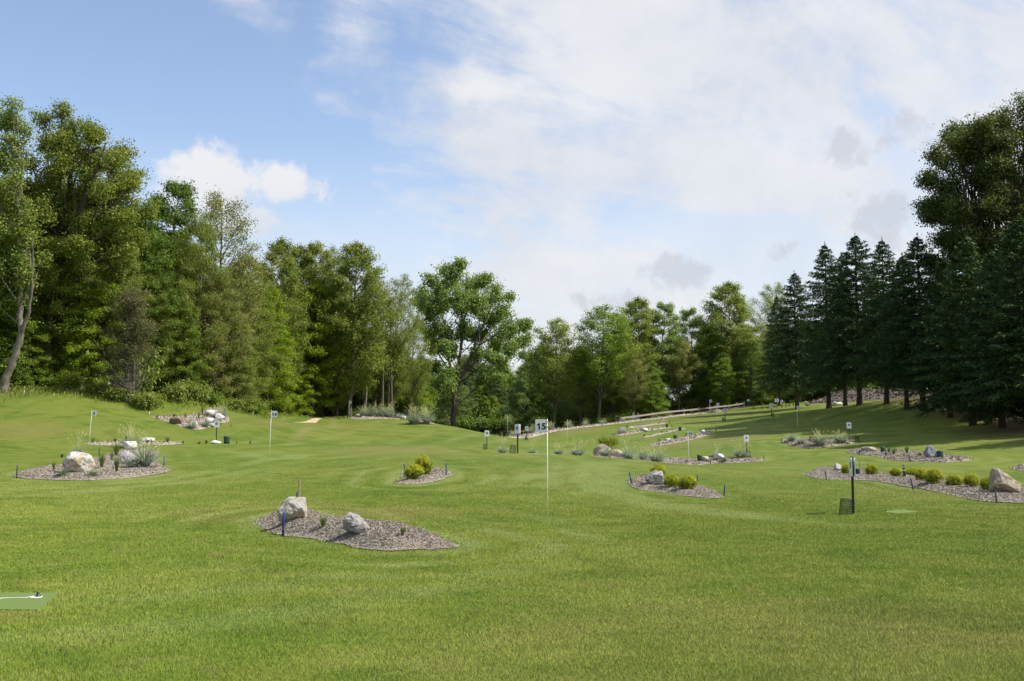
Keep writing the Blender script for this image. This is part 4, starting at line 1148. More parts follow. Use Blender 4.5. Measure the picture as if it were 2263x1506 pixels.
golden(1927, 1051, 29, 25, 'golden shrub alone between the green speaker and the garden light', k=2)
golden(1980, 1054, 27, 20, 'low golden shrub just left of the garden light', k=0)
golden(2017, 1057, 30, 24, 'golden shrub just right of the garden light', k=1)
golden(2037, 1063, 28, 27, 'middle golden shrub of the three touching shrubs in the row', k=2)
golden(2064, 1070, 40, 33, 'largest golden shrub in the middle of the row', k=0)
golden(2109, 1075, 38, 26, 'wide low golden shrub right of the largest one', k=1)
golden(2147, 1078, 33, 31, 'round golden shrub second from the tan boulder', k=2)
golden(2182, 1085, 30, 30, 'golden shrub half hidden by the big tan boulder', k=0)

# yellow green shrub on bare stems above the crest boulder
rng = np.random.default_rng(5); S = Buf(); B = Buf()
for i in range(11):
    az = i * 2.4; rr = rng.uniform(.15, .5)
    end = np.array([rr * math.cos(az), rr * math.sin(az), rng.uniform(.62, .8)])
    S.tube([(0, 0, 0), end * (.25, .25, .5), end], [.018, .012, .006], 5)
    n = 150
    P = end + rng.normal(size=(n, 3)) * (.13, .13, .09)
    B.leaves(P, rng.normal(size=(n, 3)) * .7 + (0, 0, .8), rng.uniform(.05, .1, n), rng, .6)
p = base(1343, 1006, 59.5)
t_ = thing('stemmed_shrub', 'yellow green shrub with bare stems above the crest boulder', 'shrub', p, (0, 0, 0), (.98, .98, 1.28))
obj('foliage', B.mesh('foliage', M_LEAF), t_, color=(.20, .25, .02)); obj('stems', S.mesh('stems', M_BARK), t_)

def clump_mesh(seed, n=420, L=1.0, flop=.95, stalks=44, spread=.14):
    rng = np.random.default_rng(seed)
    def blades(n, Lr, flop, wd, r0, var=None, lean=(.15, 1.)):
        az = rng.uniform(0, 2 * np.pi, n); ln = Lr * rng.uniform(.6, 1.1, n); th = (lean[0] + (lean[1] - lean[0]) * rng.random(n) ** .75) * flop
        rr = rng.uniform(0, r0, n); bx, by = rr * np.cos(az), rr * np.sin(az)
        P = []
        for u in (0, .35, .7, 1.0):
            a = th * (.35 + .95 * u)
            out = ln * u * np.sin(a) * .95; up = ln * (u * np.cos(a * 1.04)) 
            P.append(np.column_stack([bx + out * np.cos(az), by + out * np.sin(az), np.maximum(up, .01 + 0 * up)]))
        tw = az + np.pi / 2 + rng.normal(0, .5, n)
        wv = np.column_stack([np.cos(tw), np.sin(tw), 0 * tw])
        V = []
        for q, wf in zip(P, (.8, 1., .7, .08)): V += [q - wv * wd * wf, q + wv * wd * wf]
        V = np.stack(V, 1).reshape(-1, 3); o = np.arange(n)[:, None] * 8
        Q = np.concatenate([o + [0, 1, 3, 2], o + [2, 3, 5, 4], o + [4, 5, 7, 6]])
        return V, Q, np.repeat(rng.random(n), 8)
    B = Buf(); V, Q, v = blades(n, L * .72, flop * 1.12, .009, spread); B.add(V, Q, None, v)
    S = None
    if stalks:
        S = Buf(); V, Q, v = blades(stalks, L * 1.25, .55, .006, spread * .7, lean=(.1, .9)); S.add(V, Q, None, v)
        tips = V.reshape(-1, 8, 3)
        for tq in tips:
            a = tq[4]; b = tq[7]
            m_ = 9; u = np.linspace(.2, 1.05, m_)[:, None]
            P = a + (b - a) * u + rng.normal(size=(m_, 3)) * .012
            S.leaves(P, rng.normal(size=(m_, 3)), .075, rng, .3, None, np.tile(b - a, (m_, 1)) + rng.normal(size=(m_, 3)) * .04)
        S = S.mesh('seed_stalks', M_BLADE)
    return B.mesh('blades', M_BLADE), S
CLUMPS = [clump_mesh(11), clump_mesh(12, 380, 1, 1.05, 34), clump_mesh(13, 460, 1, .9, 54)]
SPIKY = [clump_mesh(21, 150, .9, .45, 0, .10), clump_mesh(22, 120, .9, .35, 0, .08)]
MOUND = [clump_mesh(31, 300, .7, 1.25, 0, .12)]
C_BLUE = (.32, .375, .30); C_STALK = (.50, .50, .25); C_TUFT = (.13, .19, .045); C_FESC = (.17, .235, .115)
def grass_clump(px, py, w, h, label, D=None, k=0, stalk=None, group='blue grey ornamental grass clumps', col=C_BLUE):
    """h: height in photo pixels of the leafy part; stalk: of the seed stalks"""
    p = base(px, py, D); s = size_at(w, p[1]) / .74; hs = size_at(h, p[1]) / .54
    t_ = thing('grass_clump', label, 'grass clump', p, (0, 0, R(px * 53 % 360)), (s, s, hs), group)
    b, st = CLUMPS[k % 3]; obj('blades', b, t_, color=col)
    if stalk: obj('seed_stalks', st, t_, scale=(.8, .8, stalk / h * .52), color=C_STALK)
def tuft(px, py, w, h, label, D=None, k=0, col=C_TUFT, group='small green grass tufts'):
    p = base(px, py, D); s = size_at(w, p[1]) / .62; hs = size_at(h, p[1]) / .52
    b = (SPIKY + MOUND)[k % 3][0]
    o = obj('grass_tuft', b, None, p, (0, 0, R(px * 71 % 360)), (s, s, hs), col); tag(o, label, 'grass tuft', group)

# left bed
grass_clump(318, 1033, 56, 40, 'large blue grey grass clump right of the pointed grey boulder', k=0, stalk=62)
grass_clump(292, 1034, 34, 17, 'low blue grey clump in front of the pointed grey boulder', k=1)
grass_clump(289, 990, 44, 22, 'blue grey clump with tall pale stalks at the back of the left bed', k=2, stalk=46)
grass_clump(170, 1012, 34, 16, 'clump with pale arching stalks behind the big tan faced boulder', 47, 1, 44)
tuft(137, 1051, 23, 17, 'round blue green fescue left of the big tan faced boulder', k=2, col=C_FESC)
tuft(206, 1051, 23, 16, 'round blue green fescue at the right foot of the tan faced boulder', k=2, col=C_FESC)
tuft(118, 1041, 12, 18, 'small brownish green tuft left end of the left bed', k=1)
tuft(224, 1034, 19, 29, 'upright green tuft between the two boulders of the left bed')
tuft(258, 1043, 22, 32, 'upright green tuft in front of the pointed boulder in the left bed', k=1)
tuft(257, 1008, 22, 26, 'dark green tuft behind the pointed boulder in the left bed')
tuft(247, 1018, 16, 18, 'loose green tuft left of the pointed boulder', k=1)
# front bed
tuft(714, 1164, 22, 20, 'dark green tuft between the two boulders of the front bed')
tuft(889, 1185, 22, 17, 'thin green tuft at the right end of the front bed', k=1)
# slope patch
for a in ((347, 924, 9, 6, 'tiny tuft at the left tip of the slope patch'), (409, 925, 9, 11, 'green tuft right of the brown boulder on the slope patch'), (385, 921, 14, 6, 'low tuft behind the brown boulder'),
          (439, 925, 8, 12, 'upright tuft left of the white rock heap'), (447, 917, 10, 17, 'tall dark tuft at the top of the slope patch'), (458, 922, 7, 10, 'small tuft against the topmost white rock')):
    tuft(*a, k=int(a[0]) % 2)
grass_clump(424, 946, 22, 12, 'small blue grey clump before the white block on the slope', k=1)
grass_clump(455, 944, 18, 13, 'small blue grey clump left of the lowest white block', k=2)
grass_clump(490, 925, 26, 20, 'blue grey clump with pale stalks behind the white rock heap', k=0, stalk=30)
grass_clump(480, 935, 20, 9, 'low blue grey clump on the right of the white rock heap', k=1)
# thin strip
for a in ((370, 980, 13, 10, 'tuft on the thin strip right of its white rock'), (405, 981, 8, 7, 'last small tuft at the right end of the thin strip'), (254, 979, 12, 9, 'tuft left of the speaker on the thin strip'),
          (205, 981, 12, 9, 'leftmost tuft of the thin strip near flag 3'), (440, 982, 10, 6, 'low tuft on the ridge left of the pale rock'), (456, 981, 10, 8, 'low tuft on the ridge beside the pale rock'), (523, 981, 7, 5, 'tiny tuft on the ridge right of the green speaker')):
    tuft(*a, D=-54, k=int(a[0]) % 2)
# mound top
for i, a in enumerate(((808, 921.5, 28, 18, 'leftmost blue grey clump on the mound top', 109), (834, 920.5, 28, 20, 'second blue grey clump from the left on the mound top', 109), (858, 920.5, 28, 21, 'third blue grey clump, by the thin trunks on the mound top', 109), (885, 922, 20, 12, 'low blue grey clump beside the white rock on the mound top', 108))):
    grass_clump(*a[:5], D=a[5], k=i, stalk=a[3] * 1.35 if i < 3 else None)
tuft(797, 921, 10, 6, 'low tuft left of the clumps on the mound top', 107)
grass_clump(915, 937, 36, 23, 'larger blue grey clump with pale plumes on the knoll', k=0, stalk=38)
grass_clump(943, 936, 32, 19, 'right hand blue grey clump with pale plumes on the knoll', k=2, stalk=34)
# crest and valley
for i, a in enumerate(((1111, 1000, 26, 13, 37, 'clump with pale stalks left of the leaning bin on the crest', 48), (1175, 999, 22, 9, 27, 'thin clump with pale stalks between crest sign and flag 15', 47),
                       (1235, 1000, 26, 10, 24, 'thin stalky clump just right of flag 15', 47), (1276, 1003, 38, 15, 35, 'blue grey clump with many pale stalks right of flag 15', 48))):
    grass_clump(a[0], a[1], a[2], a[3], a[5], D=a[6], k=i, stalk=a[4])
for i, a in enumerate(((1337, 1011, 30, 14, 0, 'blue grey clump at the foot of the crest boulder', 55.5), (1389, 1020, 36, 20, 42, 'blue grey clump with pale plumes right of the smooth boulder', 56.5),
                       (1421, 1015, 25, 18, 26, 'compact blue grey clump at the left end of the long bed', 61), (1450, 1027, 42, 22, 34, 'wide blue grey clump in front at the left of the long bed', 58),
                       (1587, 1006, 24, 10, 24, 'blue grey clump right behind the white grey rock', 63), (1638, 1017, 34, 17, 36, 'blue grey clump with tall stalks at the foot of the sign 17 post', 61))):
    grass_clump(a[0], a[1], a[2], a[3], a[5], D=a[6], k=i, stalk=a[4] or None)
for a in ((1517, 1021, 9, 6, 'low tuft left of the wooden stake in the long bed'), (1564, 1020, 11, 9, 'round tuft between two pale rocks in the long bed'), (1601, 1019, 14, 12, 'fescue tuft right of the white grey rock in the long bed'), (1481, 1016, 6, 6, 'tiny tuft at the back of the long bed')):
    tuft(*a, k=2, col=C_FESC)
# pond bank
for i, a in enumerate(((1135, 961, 18, 9, 'lowest clump of the pond bank next to the water', 104), (1175, 953, 20, 11, 'pond bank clump behind the small far sign', 108), (1215, 949.5, 20, 12, 'pond bank clump just right of the board of flag 15', 111), (1258, 944.5, 17, 10, 'pond bank clump above the edge on flag', 114),
                       (1295, 940.5, 17, 10, 'pond bank clump third below the rail fence start', 117.5), (1333, 936.5, 17, 9, 'pond bank clump second below the rail fence start', 121), (1376, 932.5, 16, 7, 'pond bank clump at the start of the rail fence', 125), (1404, 931, 20, 10, 'pond bank clump just behind the first fence posts', 127))):
    grass_clump(*a[:5], D=a[5], k=i, stalk=a[3] * 1.5)
for i, a in enumerate(((1529, 921, 8, 7), (1552, 916, 10, 7), (1575, 912, 8, 6), (1313, 941, 9, 5), (1235, 948, 9, 5))):
    tuft(*a, ['dark tuft on the bank under the rail fence, left one', 'dark tuft on the bank under the rail fence, middle one', 'dark tuft on the bank below the white fence post', 'low green tuft on the pond bank between two clumps', 'low green tuft on the pond bank right of flag 15'][i], D=(135, 141, 146, 118.5, 112.5)[i])
# shaded bed
for i, a in enumerate(((1750, 976, 24, 15, 0, 'leftmost blue grey clump in the shaded bed'), (1770, 982, 25, 14, 0, 'second blue grey clump from the left in the shaded bed'), (1812, 985, 36, 20, 30, 'largest clump with faint stalks in the shaded bed'),
                       (1858, 979, 34, 16, 24, 'right hand clump below the sign in the shaded bed'))):
    grass_clump(*a[:4], a[5], k=i, stalk=a[4] or None)
for a in ((1780, 983, 8, 5, 'tiny tuft between clumps in the shaded bed'), (1833, 977, 8, 6, 'small tuft at the back of the shaded bed'), (1847, 981, 12, 9, 'round tuft left of the right hand clump in the shaded bed')):
    tuft(*a, k=2, col=C_FESC)
# bed with the blue grey boulder
for a in ((1965, 1001, 11, 12, 'upright tuft right of the green speaker under the spruces'), (1976, 1006, 12, 15, 'tuft in the middle of the blue grey boulder bed'), (2004, 1003, 12, 16, 'tall tuft left of the pointed blue grey boulder'), (2033, 1009, 17, 8, 'low wide tuft at the left foot of the pointed boulder'),
          (1998, 1009, 7, 6, 'small tuft in front of the tall tuft in the boulder bed'), (2113, 1013, 7, 5, 'tiny tuft at the right end of the boulder bed')):
    tuft(*a, k=int(a[0]) % 2)
# terraces
for i, a in enumerate(((1456, 981, 9, 7, 82), (1516, 970, 7, 5, 85), (1560, 958, 6, 5, 89), (1356, 962, 7, 3, 93), (1408, 955, 6, 4, 95), (1441, 950, 6, 5, 97), (1386, 945, 6, 6, 103), (1424, 964, 8, 5, 88), (1462, 958, 6, 4, 91), (1485, 945, 5, 4, 101))):
    tuft(*a[:4], ['green tuft left of the white rock on the curved strip', 'green tuft between speaker and flag 16 board', 'small tuft beside the right white rock of the curved strip', 'low tuft at the left tip of the second strip', 'low tuft left of the low white rock', 'tiny tuft right of the low white rock',
         'green tuft at the left tip of the farthest strip', 'dark tuft at the left of the lower terrace strip', 'small tuft along the lower terrace strip', 'tiny tuft at the upper speaker'][i], D=a[4], k=i % 2)
# stalk thin young plants behind the far green
for i, px in enumerate((1665, 1684, 1697, 1712, 1728, 1737, 1744, 1754)):
    tuft(px, 902 + (px - 1665) * .015, 6, 8, 'young yellow green plant in the far row of plantings beneath the notice sign', D=131 - i * .5, k=i % 2, col=(.16, .2, .04), group='row of young plants at the far green')
# ------------------------------------------------------------------ trees
def bez(a, b, c, n=6):
    u = np.linspace(0, 1, n)[:, None]
    return (1 - u) ** 2 * a + 2 * u * (1 - u) * b + u * u * c

def twig_leaves(L, W, rng, P0, dirv, length, nl, lsize, cl, thin=.012, ncl=3, up=.8, twig=True, aspect=.6):
    """one side branch with leaf clusters along it"""
    d_ = dirv / (np.linalg.norm(dirv) + 1e-9)
    end = P0 + d_ * length + np.array([0, 0, -.06 * length])
    mid_ = (P0 + end) / 2 + np.array([0, 0, .06 * length])
    if twig: W.tube(bez(P0, mid_, end, 4), np.linspace(thin * 1.6, thin * .5, 4), 3)
    for k in range(ncl):
        u = .35 + .68 * (k + rng.random() * .8) / ncl
        c = P0 + (end - P0) * u + rng.normal(size=3) * cl * .35
        n = max(3, int(nl * rng.uniform(.6, 1.3)))
        off = rng.normal(size=(n, 3)) * cl * (1, 1, .62)
        N = rng.normal(size=(n, 3)) * .55 + (0, 0, up) + off * .35 / cl
        tone = np.clip(.5 + rng.normal(0, .16, n) + rng.normal(0, .10), 0, 1)
        L.leaves(c + off, N, lsize * rng.uniform(.65, 1.3, n), rng, aspect, tone)

SHAPES = {
 'oval': lambda s: np.sin(np.pi * np.clip(s * .86 + .12, 0, 1)) ** .75,
 'edge': lambda s: (1 - s ** 2.2) ** .8 * .92 + .08,          # leafed to the ground
 'vase': lambda s: np.sin(np.pi * np.clip(s * .62 + .2, 0, 1)) ** 1.1,
 'tall': lambda s: np.sin(np.pi * np.clip(s * .88 + .1, 0, 1)) ** .6,
}
def deciduous(seed, H, Rr, cb, nprim, shape='oval', nl=34, lsize=.24, cl=.42, rise=.30, droop=.12, r0=None, sec=1.15, bark=None, lean=0., up=.8, twl=.30, aspect=.6, ncl=3, top=.94):
    rng = np.random.default_rng(seed); L, W = Buf(), Buf()
    r0 = r0 or H * .0145
    nz = 12; zt = np.linspace(-.3, H * top, nz)
    wob = np.cumsum(rng.normal(0, .012 * H, (nz, 2)), 0) * np.linspace(0, 1, nz)[:, None]
    tr = np.column_stack([wob[:, 0] + lean * zt, wob[:, 1], zt])
    rad = r0 * (1 - np.linspace(0, 1, nz) * .93) ; rad[0] *= 1.5; rad[1] *= 1.1
    W.tube(tr, rad, 9)
    def at_z(z): return np.array([np.interp(z, zt, tr[:, 0]), np.interp(z, zt, tr[:, 1]), z]), float(np.interp(z, zt, rad))
    f = SHAPES[shape]; az0 = rng.uniform(0, 6.28)
    lob = rng.uniform(.78, 1.18, 7)
    for i in range(nprim):
        s = ((i + rng.random() * .9) / nprim) ** .95
        z1 = H * (cb + (1 - cb) * s * .985)
        az = az0 + i * 2.39996 + rng.normal(0, .3)
        R_ = Rr * float(f(s)) * rng.uniform(.62, 1.10) * float(np.interp((az % 6.2832) / 6.2832 * 6, range(7), lob))
        R_ = max(R_, .35)
        z0 = max(H * cb * .55, z1 - rise * R_ * rng.uniform(.8, 1.5) - .02 * H); z0 = min(z0, H * top * .97)
        a, ra = at_z(z0)
        e = np.array([a[0] + R_ * math.cos(az), a[1] + R_ * math.sin(az), z1 - droop * R_])
        m_ = a + (e - a) * .55 + np.array([0, 0, (.16 + droop * .6) * R_])
        path = bez(a, m_, e, 7)
        rb = min(ra * .62, .022 * R_ + .02)
        W.tube(path, np.linspace(rb, .012, 7), 5)
        ns = int(3 + R_ * sec)
        for k in range(ns):
            u = .25 + .75 * (k + rng.random()) / ns
            j = u * 6; q = path[int(j)] + (path[min(6, int(j) + 1)] - path[int(j)]) * (j - int(j))
            tg = path[min(6, int(j) + 1)] - path[int(j)]; tg = tg / (np.linalg.norm(tg) + 1e-9)
            side = np.cross(tg, [0, 0, 1.]) * (1 if k % 2 else -1)
            dv = tg * rng.uniform(.3, .9) + side * rng.uniform(.3, 1.1) + np.array([0, 0, rng.uniform(-.15, .55)])
            twig_leaves(L, W, rng, q, dv, (.45 + twl * R_ * (1.15 - .5 * u)) * rng.uniform(.7, 1.25), nl, lsize, cl, .010, ncl, up, aspect=aspect)
        twig_leaves(L, W, rng, path[5], path[6] - path[5], .5, nl, lsize, cl, .01, 2, up, False, aspect)
    return L.mesh('crown', M_LEAF), W.mesh('trunk', bark or M_BARK, True)

def spruce(seed, H, Rr, cb=.06, nw=34, dens=1.0, gap=.0):
    rng = np.random.default_rng(seed); L, W = Buf(), Buf()
    W.tube([(0, 0, -.3), (0, 0, .25), (0, 0, .8), (0, 0, H * .5), (0, 0, H * .985)], [H * .022, H * .017, H * .0145, H * .008, .012], 9)
    for i in range(nw):
        s = (i / (nw - 1)) ** .92
        z = H * (cb + (.965 - cb) * s)
        env = Rr * ((1 - s) ** .72 * .97 + .03) * (1 - .35 * max(0, .12 - s) / .12)
        nb = int(round((9.5 - 4 * s) * dens)) 
        az0 = rng.uniform(0, 6.28)
        for b in range(nb):
            az = az0 + 6.2832 * b / nb + rng.normal(0, .22)
            Lb = env * rng.uniform(.66, 1.15)
            if Lb < .15: Lb = .15
            dr = (.50 - .85 * s) + rng.normal(0, .07)               # lower limbs droop, top ones rise
            h0 = np.array([0, 0, z + rng.normal(0, .1)])
            dirh = np.array([math.cos(az), math.sin(az), 0])
            e = h0 + dirh * Lb + np.array([0, 0, -dr * Lb + .06 * Lb])
            mid_ = h0 + dirh * Lb * .6 + np.array([0, 0, -dr * Lb * .75])
            path = bez(h0, mid_, e, 6)
            W.tube(path, np.linspace(.012 + .012 * Lb, .006, 6), 3)
            nt = int((5 + Lb * 4.6))
            for k in range(nt):
                u = .16 + .86 * (k + rng.random()) / nt; u = min(u, 1.0)
                j = u * 5; i0 = min(4, int(j)); q = path[i0] + (path[i0 + 1] - path[i0]) * (j - i0)
                side = np.array([-dirh[1], dirh[0], 0]) * (1 if k % 2 else -1)
                tl = (.22 + .30 * Lb * (1.05 - u)) * rng.uniform(.7, 1.25)
                dv = dirh * .55 + side * rng.uniform(.3, .95) + np.array([0, 0, -rng.uniform(.12, .75) * (1.1 - s)])
                dv /= np.linalg.norm(dv)
                n = max(3, int(4 + tl * 8))
                uu = rng.random(n)[:, None]
                C = q + dv * tl * uu + rng.normal(size=(n, 3)) * .045 - np.array([0, 0, .10]) * uu
                T = dv * .8 + rng.normal(size=(n, 3)) * .38 + np.array([0, 0, -.22 * (1 - s)])
                N = rng.normal(size=(n, 3)) * .5 + np.array([0, 0, .7])
                L.leaves(C, N, rng.uniform(.18, .36, n), rng, .30, np.clip(.35 + .45 * u * uu[:, 0] + rng.normal(0, .12, n), 0, 1), T)
    n = 26
    L.leaves(np.column_stack([rng.normal(0, .03, n), rng.normal(0, .03, n), H * rng.uniform(.93, 1.0, n)]), rng.normal(size=(n, 3)), .22, rng, .3, .6, rng.normal(size=(n, 3)) * .5 + (0, 0, 1))
    return L.mesh('crown', M_NEEDLE), W.mesh('trunk', M_BARKD, True)

def clump_tree(seed, H, blobs, stems, nl=30, lsize=.3, cl=.42, dens=1.0, bark=None, depth=1.0, up=.5, reps=2):
    """a tree whose limbs and leaf masses follow one individual tree. blobs: (x, z, r) in metres from the foot; stems: list of (polyline xyz, r_start, r_end)"""
    rng = np.random.default_rng(seed); L, W = Buf(), Buf(); nodes = []
    for P, ra, rb in stems:
        P = np.array(P, float); u = np.linspace(0, 1, len(P)); uu = np.linspace(0, 1, len(P) * 4)
        P2_ = np.column_stack([np.interp(uu, u, P[:, k]) for k in range(3)]); P2_[1:-1, :2] += rng.normal(0, .04, (len(P2_) - 2, 2))
        W.tube(P2_, np.linspace(ra, rb, len(P2_)), 9); nodes.append(np.column_stack([P2_, np.linspace(ra, rb, len(P2_))]))
    nodes = np.vstack(nodes)
    xs = [b[0] for b in blobs]; cx_ = (min(xs) + max(xs)) / 2; hw = (max(xs) - min(xs)) / 2 + .5
    for x, z, r in blobs:
        reach = hw * math.sqrt(max(0.05, 1 - ((x - cx_) / (hw * 1.08)) ** 2)) * depth
        for rep in range(reps if r > .9 else 1):
            y = rng.uniform(-.8, .8) * reach if rep == 0 else rng.uniform(-1, 1) * reach
            c = np.array([x + (rng.normal(0, .3) if rep else 0), y, z])
            dd = np.linalg.norm((nodes[:, :3] - c) * (1, 1, .8), axis=1) + 40 * (nodes[:, 2] > z - .3 * r) + 1.5 * np.abs(nodes[:, 2] - z * .72)
            nd = nodes[np.argmin(dd)]
            mid_ = nd[:3] + (c - nd[:3]) * .5 + np.array([0, 0, -.08 * np.linalg.norm(c - nd[:3])])
            path = bez(nd[:3], mid_, c, 8)
            W.tube(path, np.linspace(min(nd[3] * .6, .03 + .014 * np.linalg.norm(c - nd[:3])), .018, 8), 6)
            nt = int(13 * dens * (r / 1.6) ** 2) + 5
            for k in range(nt):
                v = rng.normal(size=3); v /= np.linalg.norm(v); v[2] = v[2] * .9 + .12
                q = path[rng.integers(5, 8)]
                e = c + v * r * rng.uniform(.35, 1.0)
                dv = e - q; ln = np.linalg.norm(dv)
                twig_leaves(L, W, rng, q, dv, ln, nl, lsize, cl, .012, 3, up, True, .75)
    return L.mesh('crown', M_LEAF), W.mesh('trunk', bark or M_BARK, True)

def put_tree(name, px, py, D, proto, Hpx_top, label, color, group=None, width=1.0, rot=None, Hproto=1., x=None, y=None, H=None, sink=.0, cat='tree'):
    """proto: (crown, trunk) of a tree Hproto tall; the top is at photo row Hpx_top"""
    if x is None:
        d_ = ray(px, py); d_ = d_ / d_[1]; x, y = d_[0] * D, D
    z = hz(x, y) - sink
    if H is None: H = pt(px, Hpx_top, y)[2] - z
    s = H / Hproto
    t_ = thing(name, label, cat, (x, y, z), (0, 0, R(rot if rot is not None else (abs(x) * 997 + y * 131) % 360)), (s * width, s * width, s), group)
    obj('crown', proto[0], t_, color=color); obj('trunk', proto[1], t_)
    return t_

HP = 20.0
PR = {
 'maple':  deciduous(101, HP, 5.6, .05, 60, 'edge', 36, .25, .37, rise=.25, droop=.20, up=1.0),
 'maple2': deciduous(102, HP, 5.2, .10, 58, 'oval', 38, .25, .38, rise=.35, droop=.12, up=.9),
 'round':  deciduous(103, HP, 6.0, .20, 60, 'oval', 36, .25, .38, rise=.5, droop=.05, up=.8),
 'airy':   deciduous(104, HP, 5.6, .28, 48, 'oval', 30, .20, .38, rise=.75, droop=.0, up=.6, aspect=.45, sec=1.35),
 'airy2':  deciduous(105, HP, 4.8, .34, 42, 'oval', 26, .20, .38, rise=.8, droop=.05, up=.6, aspect=.5, sec=1.3),
 'vase':   deciduous(106, HP, 4.8, .46, 38, 'oval', 30, .23, .38, rise=1.1, droop=.0, up=.7, sec=1.2, r0=.24),
 'oak':    deciduous(107, HP, 5.8, .12, 58, 'oval', 32, .21, .38, rise=.45, droop=.10, up=.7, aspect=.5, sec=1.3),
 'column': deciduous(108, HP, 3.8, .28, 50, 'oval', 34, .24, .36, rise=.7, droop=.0, up=.8, r0=.22),
}
SP = [spruce(201, 17, 4.9, .215, 31, 1.25), spruce(202, 17, 4.6, .20, 31, 1.2), spruce(203, 17, 5.2, .12, 35, 1.25)]
C_MAPLE = (.215, .305, .018); C_GREEN = (.165, .245, .028); C_OLIVE = (.205, .255, .046); C_DEEP = (.115, .185, .024); C_TAN = (.230, .245, .070); C_FAR_HAZE = (.195, .270, .070); C_SPR = (.044, .082, .022); C_SPR2 = (.058, .102, .025)  # far foliage is paled: distance haze put into the leaf colour

# ---- hero trees
def blobs_px(lst, px0, py0, D):
    k = D / F_PX
    return [((x - px0) * k, (py0 - y) * k, r * k) for x, y, r in lst]
Dc = 135.0; k = Dc / F_PX
cw = blobs_px([(932,628,26),(958,606,30),(1000,598,32),(1042,606,30),(1068,598,20),(1092,622,30),(1112,655,24),(1130,640,13),(938,664,28),(975,650,40),(1020,645,42),(1060,655,38),(1095,672,34),
               (1125,700,26),(1158,690,22),(1170,686,14),(1150,722,20),(1128,742,24),(1095,725,30),(1060,705,34),(1015,700,32),(970,700,34),(940,705,20),(958,735,28),(990,745,24),(950,772,20),(985,790,24),(998,815,20),(975,812,14),
               (1050,745,24),(1085,758,20),(1112,772,16),(1160,752,13),(1075,790,22),(1100,800,18),(1060,800,14),(930,690,14),(985,848,16),(970,868,12),(920,645,12),(1020,575,16),(1050,585,12),(985,583,12)], 1003, 940, Dc)
def sp_(lst): return [((x - 1003) * k, yy, (940 - y) * k) for x, y, yy in lst]
stems = [(sp_([(1002,945,0),(1003,900,0),(1002,860,.1),(1004,825,.1)]), .62, .46), (sp_([(1004,825,.1),(998,790,.5),(985,745,1),(965,700,1.4),(945,660,1.5)]), .34, .07),
         (sp_([(1004,825,.1),(1015,770,-.4),(1022,710,-.6),(1020,640,-.8),(1015,590,-.8)]), .36, .06), (sp_([(1004,832,.1),(1030,780,-.3),(1055,720,-1),(1085,660,-1.6),(1095,630,-1.6)]), .33, .06),
         (sp_([(1028,785,-.3),(1060,735,-1.2),(1105,712,-2),(1160,693,-2.4)]), .17, .05), (sp_([(1015,770,-.4),(990,720,-1.6),(975,660,-2.4),(968,610,-2.4)]), .17, .05), (sp_([(1004,860,.1),(1030,838,1),(1065,812,1.8),(1095,802,2)]), .12, .04)]
cwm = clump_tree(301, 22, cw, [(a_, b_ * .78, c_ * .7) for a_, b_, c_ in stems], 26, .25, .35, .56)
z0 = pt(1003, 945, Dc)[2]
t_ = thing('cottonwood_tree', 'tall lone broad crowned tree with forked trunk beside the pond in the middle', 'tree', (pt(1003, 940, Dc)[0], Dc, min(hz(pt(1003, 940, Dc)[0], Dc), pt(1003, 940, Dc)[2])))
zb = t_.location.z; sc_ = (pt(1003, 577, Dc)[2] - zb) / ((940 - 563) * k)
t_.scale = (1, 1, sc_)
obj('crown', cwm[0], t_, color=(.205, .290, .065)); obj('trunk', cwm[1], t_)

Dh = 73.0; k2 = Dh / F_PX
hk = blobs_px([(130,232,26),(95,245,28),(70,285,30),(160,262,30),(110,285,36),(200,280,28),(235,300,28),(150,310,38),(190,325,36),(230,340,34),(262,340,26),(100,330,36),(65,345,30),(140,360,40),(190,375,38),(240,385,34),(275,372,22),
               (290,400,24),(300,430,20),(255,425,32),(205,430,38),(150,420,40),(100,400,36),(60,410,30),(270,465,26),(295,470,16),(225,480,32),(170,480,36),(115,470,36),(70,480,30),(300,505,18),(250,520,26),(200,540,28),(140,540,30),(90,550,28),(55,560,24),
               (290,540,16),(130,610,24),(80,620,24)], 95, 855, Dh)
def sh_(lst): return [((x - 95) * k2, yy, (855 - y) * k2) for x, y, yy in lst]
hst = [(sh_([(92,862,0),(96,790,0),(103,700,.1),(112,600,.2),(122,500,.2),(135,400,.2),(138,300,.2),(130,245,.2)]), .46, .05), (sh_([(112,600,.2),(150,520,-.8),(190,440,-1.4),(220,360,-1.6),(235,310,-1.6)]), .2, .04),
       (sh_([(122,510,.2),(175,455,.8),(230,400,1.2),(275,372,1.2)]), .16, .03), (sh_([(118,540,.2),(95,470,.6),(80,400,1),(72,320,1)]), .17, .03), (sh_([(150,520,-.8),(210,490,-1.6),(260,450,-2),(300,430,-2)]), .13, .03)]
hkm = clump_tree(302, 22, hk, hst, 30, .16, .31, 1.5, M_BARKD, .9)
x_, y_, _ = pt(95, 855, Dh)
t_ = thing('locust_tree', 'tallest olive feathery tree at left with dark spreading limbs against the sky', 'tree', (x_, y_, pt(95, 855, Dh)[2] - .3))
obj('crown', hkm[0], t_, color=(.195, .240, .040)); obj('trunk', hkm[1], t_)

